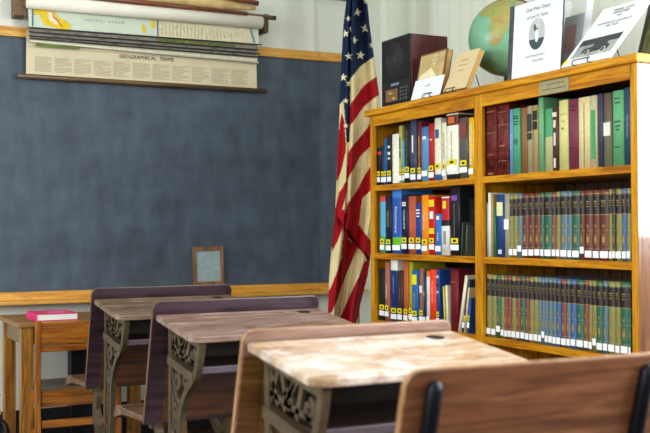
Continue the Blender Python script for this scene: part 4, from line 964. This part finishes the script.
def school_desk(loc, W_, label, strip_m, top_m, panel_m, edge_m, iron_m, top=True, rz=0, group='old school desks in a row', seat_m=None, face_m=None, lift=0):
    d = empty('school_desk' if top else 'desk_seat', loc, label, 'desk' if top else 'seat', group if top else None, rz)
    # back panel: rounded upper corners, leaning (bottom towards +y)
    TH = .016; PH = .39; ins_ = .042
    bm = bmesh.new(); prism(bm, rrect(0, W_, 0, PH, .028, 6, (0, 0, 1, 1)), 'y', 0, TH)
    for v in bm.verts:
        v.co.y += .108*(1-v.co.z/PH)
        v.co.z += .40
    for f in bm.faces: f.material_index = 0
    o = obj('back_panel', bm, [strip_m if top else panel_m, edge_m, panel_m], d, bevel=.004)
    me = o.data
    # cut: lower sitter face in panel stain, rims in worn edge colour
    for p in me.polygons:
        if abs(p.normal.y) < .5: p.material_index = 1
    if top:
        # thin front plank under the strip shows the browner lower panel
        if face_m:
            bm = bmesh.new(); prism(bm, [(.004, .41), (ins_+.012, .41), (ins_+.012, .735), (.004, .735)], 'y', -.003, 0)
            for v in bm.verts: v.co.y += .108*(1-(v.co.z-.40)/PH)
            obj('panel_margin', bm, face_m, d, bevel=.001)
        bm = bmesh.new(); prism(bm, [(ins_+.014, .408), (W_-ins_-.014, .408), (W_-ins_-.014, .70), (ins_+.014, .70)], 'y', -.004, 0)
        for v in bm.verts: v.co.y += .108*(1-(v.co.z-.40)/PH)
        obj('seat_back_board', bm, panel_m, d, bevel=.001)
    ins = .042
    for xa in (ins, W_-ins-.012):
        q = desk_iron(d, xa, xa+.012, iron_m, top)
        for v in q.data.vertices:
            if v.co.z > .6: v.co.z += (v.co.z-.6)/.12*lift
    bm = bmesh.new(); box(bm, ins+.012, W_-ins-.012, -.04, .00, .155, .167); obj('stretcher_bar', bm, iron_m, d)
    # seat
    bm = bmesh.new()
    prof = [(.125, .398), (.120, .412), (.135, .424), (.20, .418), (.32, .414), (.42, .416), (.465, .408), (.482, .388), (.484, .368), (.472, .364), (.44, .376), (.38, .388), (.30, .394), (.18, .400), (.14, .398)]
    prism(bm, prof, 'x', .012, W_-.012)
    obj('seat', bm, seat_m or desk_panel, d, bevel=.003)
    bm = bmesh.new()
    for xa in (ins, W_-ins-.012): tube(bm, [(xa-.014, .128, .398), (xa+.026, .128, .398)], .015, 10)
    obj('seat_hinge', bm, iron_m, d)
    if top:
        # desktop slopes to the sitter
        bm = bmesh.new(); pts = rrect(.006, W_-.006, -.312, -.002, .035, 6, (1, 1, 0, 0))
        prism(bm, pts, 'z', -.020, 0)
        for v in bm.verts: v.co.z += .749+lift+(v.co.y)*.125
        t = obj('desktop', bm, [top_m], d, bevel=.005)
        bm = bmesh.new(); sl_ = .125; cx_, cy_ = W_-.085, -.055
        n = 20; pts = [(cx_+.021*math.cos(2*PI*k/n), cy_+.021*math.sin(2*PI*k/n)) for k in range(n)]
        prism(bm, pts, 'z', -.003, .0006)
        for v in bm.verts: v.co.z += .749+lift+v.co.y*sl_
        q = obj('inkwell_hole', bm, plain('#1a1411', .6), t)
        bm = bmesh.new(); prism(bm, rrect(.14, W_-.15, -.052, -.040, .005, 4), 'z', -.003, .0005)
        for v in bm.verts: v.co.z += .749+lift+v.co.y*sl_
        obj('pencil_groove', bm, plain('#a08770' if top_m is desk_top_glare else '#6a5546', .6), t)
        # book box beneath
        bm = bmesh.new(); box(bm, ins+.014, W_-ins-.014, -.25, .02, .600, .612); box(bm, ins+.014, W_-ins-.014, .008, .020, .612, .70)
        obj('book_shelf', bm, plain('#2a1a12', .5), d, bevel=.001)
        bm = bmesh.new(); box(bm, ins+.014, W_-ins-.014, -.262, -.25, .598, .618); obj('shelf_lip', bm, plain('#50454a', .35), d, bevel=.003)
    return d
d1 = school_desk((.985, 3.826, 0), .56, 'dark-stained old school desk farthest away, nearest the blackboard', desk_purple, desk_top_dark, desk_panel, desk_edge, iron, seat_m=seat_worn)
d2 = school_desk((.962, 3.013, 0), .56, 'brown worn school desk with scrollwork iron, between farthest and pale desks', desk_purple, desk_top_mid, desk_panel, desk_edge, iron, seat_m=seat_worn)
d3 = school_desk((.847, 2.035, 0), .53, 'school desk with a worn top and painted-in pale glare nearest the camera', desk_strip_pale, desk_top_glare, desk_panel_tan, seat_edge_m, iron, face_m=desk_panel_tan, lift=.015)
d4 = school_desk((.815, 1.325, 0), .515, 'brown wooden desk seat back with black iron straps in the foreground', seat_brown, None, seat_brown, seat_edge_m, black_iron, top=False, rz=math.radians(-1.5), seat_m=seat_brown)

# ------------------------------------------------------------------ oak table
tb = empty('oak_table', (.83, 4.44, 0), 'small oak school table against the wall under the blackboard', 'table')
TW, TD, TH = .55, .47, .62
bm = bmesh.new(); prism(bm, rrect(0, TW, 0, TD, .01, 3), 'z', TH-.022, TH); obj('table_top', bm, table_top_m, tb, bevel=.004)
for (x, y) in ((.018, .012), (TW-.068, .012), (.018, TD-.062), (TW-.068, TD-.062)):
    bm = bmesh.new(); box(bm, x, x+.05, y, y+.05, 0, TH-.022); obj('leg', bm, table_leg_m, tb, bevel=.002)
for nm, a in (('side_apron', (.026, .044, .062, TD-.062)), ('side_apron', (TW-.044, TW-.026, .062, TD-.062)), ('front_apron', (.068, TW-.068, .02, .038)), ('rear_apron', (.068, TW-.068, TD-.04, TD-.022))):
    bm = bmesh.new(); box(bm, a[0], a[1], a[2], a[3], TH-.095, TH-.022); obj(nm, bm, table_side_m, tb, bevel=.001)
# pink book on the table
p0 = onZ(.62, 36, 320); p1 = onZ(.62, 73.6, 317)
pk = empty('book', (p0.x, p0.y, .6205), 'pink-covered book lying on the small oak table', 'book')
wp = (p1.x-p0.x)*.98; dp = .21
pink = plain('#d8286e', .4, var=.06)
bm = bmesh.new(); box(bm, 0, wp, 0, dp, 0, .003); obj('back_cover', bm, pink, pk)
bm = bmesh.new(); box(bm, .003, wp-.002, .002, dp-.002, .003, .027); obj('pages', bm, plain('#dfe0d8', .8, var=.04, scale=200), pk)
bm = bmesh.new(); box(bm, 0, wp, 0, dp, .027, .030); obj('front_cover', bm, pink, pk)
bm = bmesh.new(); box(bm, 0, .003, 0, dp, .003, .027); obj('spine', bm, pink, pk)
bm = bmesh.new(); box(bm, wp*.4, wp*.8, .05, .14, .030, .0303); obj('cover_label', bm, plain('#e27aa6', .5), pk)
pk.location.y = 4.475; pk.location.x = onY(4.475, 36.5, 319).x

# ------------------------------------------------------------------ oak chairs
def oak_chair(loc, label):
    c = empty('oak_chair', loc, label, 'chair', 'small oak school chairs')
    Wc, Dc, SHt, HT = .36, .33, .345, .632
    for nm, x in (('rear_leg', 0), ('rear_leg', Wc-.022)):
        bm = bmesh.new(); prism(bm, [(-.02, 0), (.012, 0), (.022, SHt), (.004, HT), (-.018, HT), (-.006, SHt)], 'x', x, x+.022); obj(nm, bm, chair_z, c, bevel=.003)
    for x in (0.004, Wc-.030):
        bm = bmesh.new(); box(bm, x, x+.026, Dc-.03, Dc-.004, 0, SHt-.015); obj('front_leg', bm, chair_z, c, bevel=.003)
    bm = bmesh.new(); box(bm, .022, Wc-.022, -.012, .004, HT-.098, HT-.004); obj('top_rail', bm, chair_x, c, bevel=.004)
    bm = bmesh.new(); box(bm, .022, Wc-.022, -.004, .010, HT-.128, HT-.101); obj('lower_back_rail', bm, chair_x, c, bevel=.003)
    bm = bmesh.new(); prism(bm, rrect(.0, Wc, .028, Dc+.012, .02, 4), 'z', SHt-.015, SHt); obj('seat', bm, chair_seat_m, c, bevel=.004)
    bm = bmesh.new(); box(bm, .026, Wc-.026, .004, .018, SHt-.07, SHt-.002); obj('rear_apron', bm, chair_x, c, bevel=.002)
    bm = bmesh.new(); box(bm, .030, Wc-.030, Dc-.024, Dc-.010, SHt-.065, SHt-.016); obj('front_apron', bm, chair_x, c, bevel=.002)
    bm = bmesh.new(); box(bm, .026, Wc-.026, -.008, .006, .19, .222); obj('rear_stretcher', bm, chair_x, c, bevel=.003)
    for x in (.006, Wc-.022):
        bm = bmesh.new(); box(bm, x, x+.016, .012, Dc-.03, .15, .175); obj('side_stretcher', bm, chair_z, c, bevel=.003)
        bm = bmesh.new(); box(bm, x, x+.016, .022, Dc-.03, SHt-.06, SHt-.016); obj('side_apron', bm, chair_z, c, bevel=.002)
    return c
oak_chair((.882, 4.345, 0), 'small oak chair pushed up to the oak table with the pink book')
oak_chair((1.53, 4.40, 0), 'small oak chair glimpsed beneath the farther desks under the blackboard')
# black box under table, valve at the left edge
bm = bmesh.new(); box(bm, 0, .14, 0, .07, 0, .56); o = obj('black_box', bm, plain('#0e1014', .5), None, bevel=.004, loc=(1.16, 4.90, 0)); tag(o, 'tall flat black box standing behind the oak chair against the wall', 'box')
vv = empty('pipe_valve', (.79, 4.75, 0), 'dark pipe fitting with a pale round knob at the left edge', 'valve')
bm = bmesh.new(); tube(bm, [(0, 0, 0), (0, 0, .155)], .022, 12); tube(bm, bez([(0, 0, .12), (.02, 0, .16), (.045, -.01, .13), (.05, -.01, .0)], 5), .014, 10); obj('pipe', bm, iron_dark, vv)
bm = bmesh.new(); tube(bm, [(-.0, -.022, .21), (-.0, -.045, .21)], [.022, .018], 14); tube(bm, [(0, -.03, .155), (0, -.03, .2)], .01, 8); tube(bm, [(0, 0, .155), (0, -.03, .157)], .01, 8); obj('knob', bm, plain('#a8b890', .4), vv)
bm = bmesh.new(); lathe(bm, [(.006, .205), (.006, .265), (.02, .27), (.024, .28), (.02, .29), (.006, .295)], 14, 0, 0); tube(bm, [(0, 0, .15), (0, 0, .21)], .008, 8); obj('handwheel', bm, iron_dark, vv)
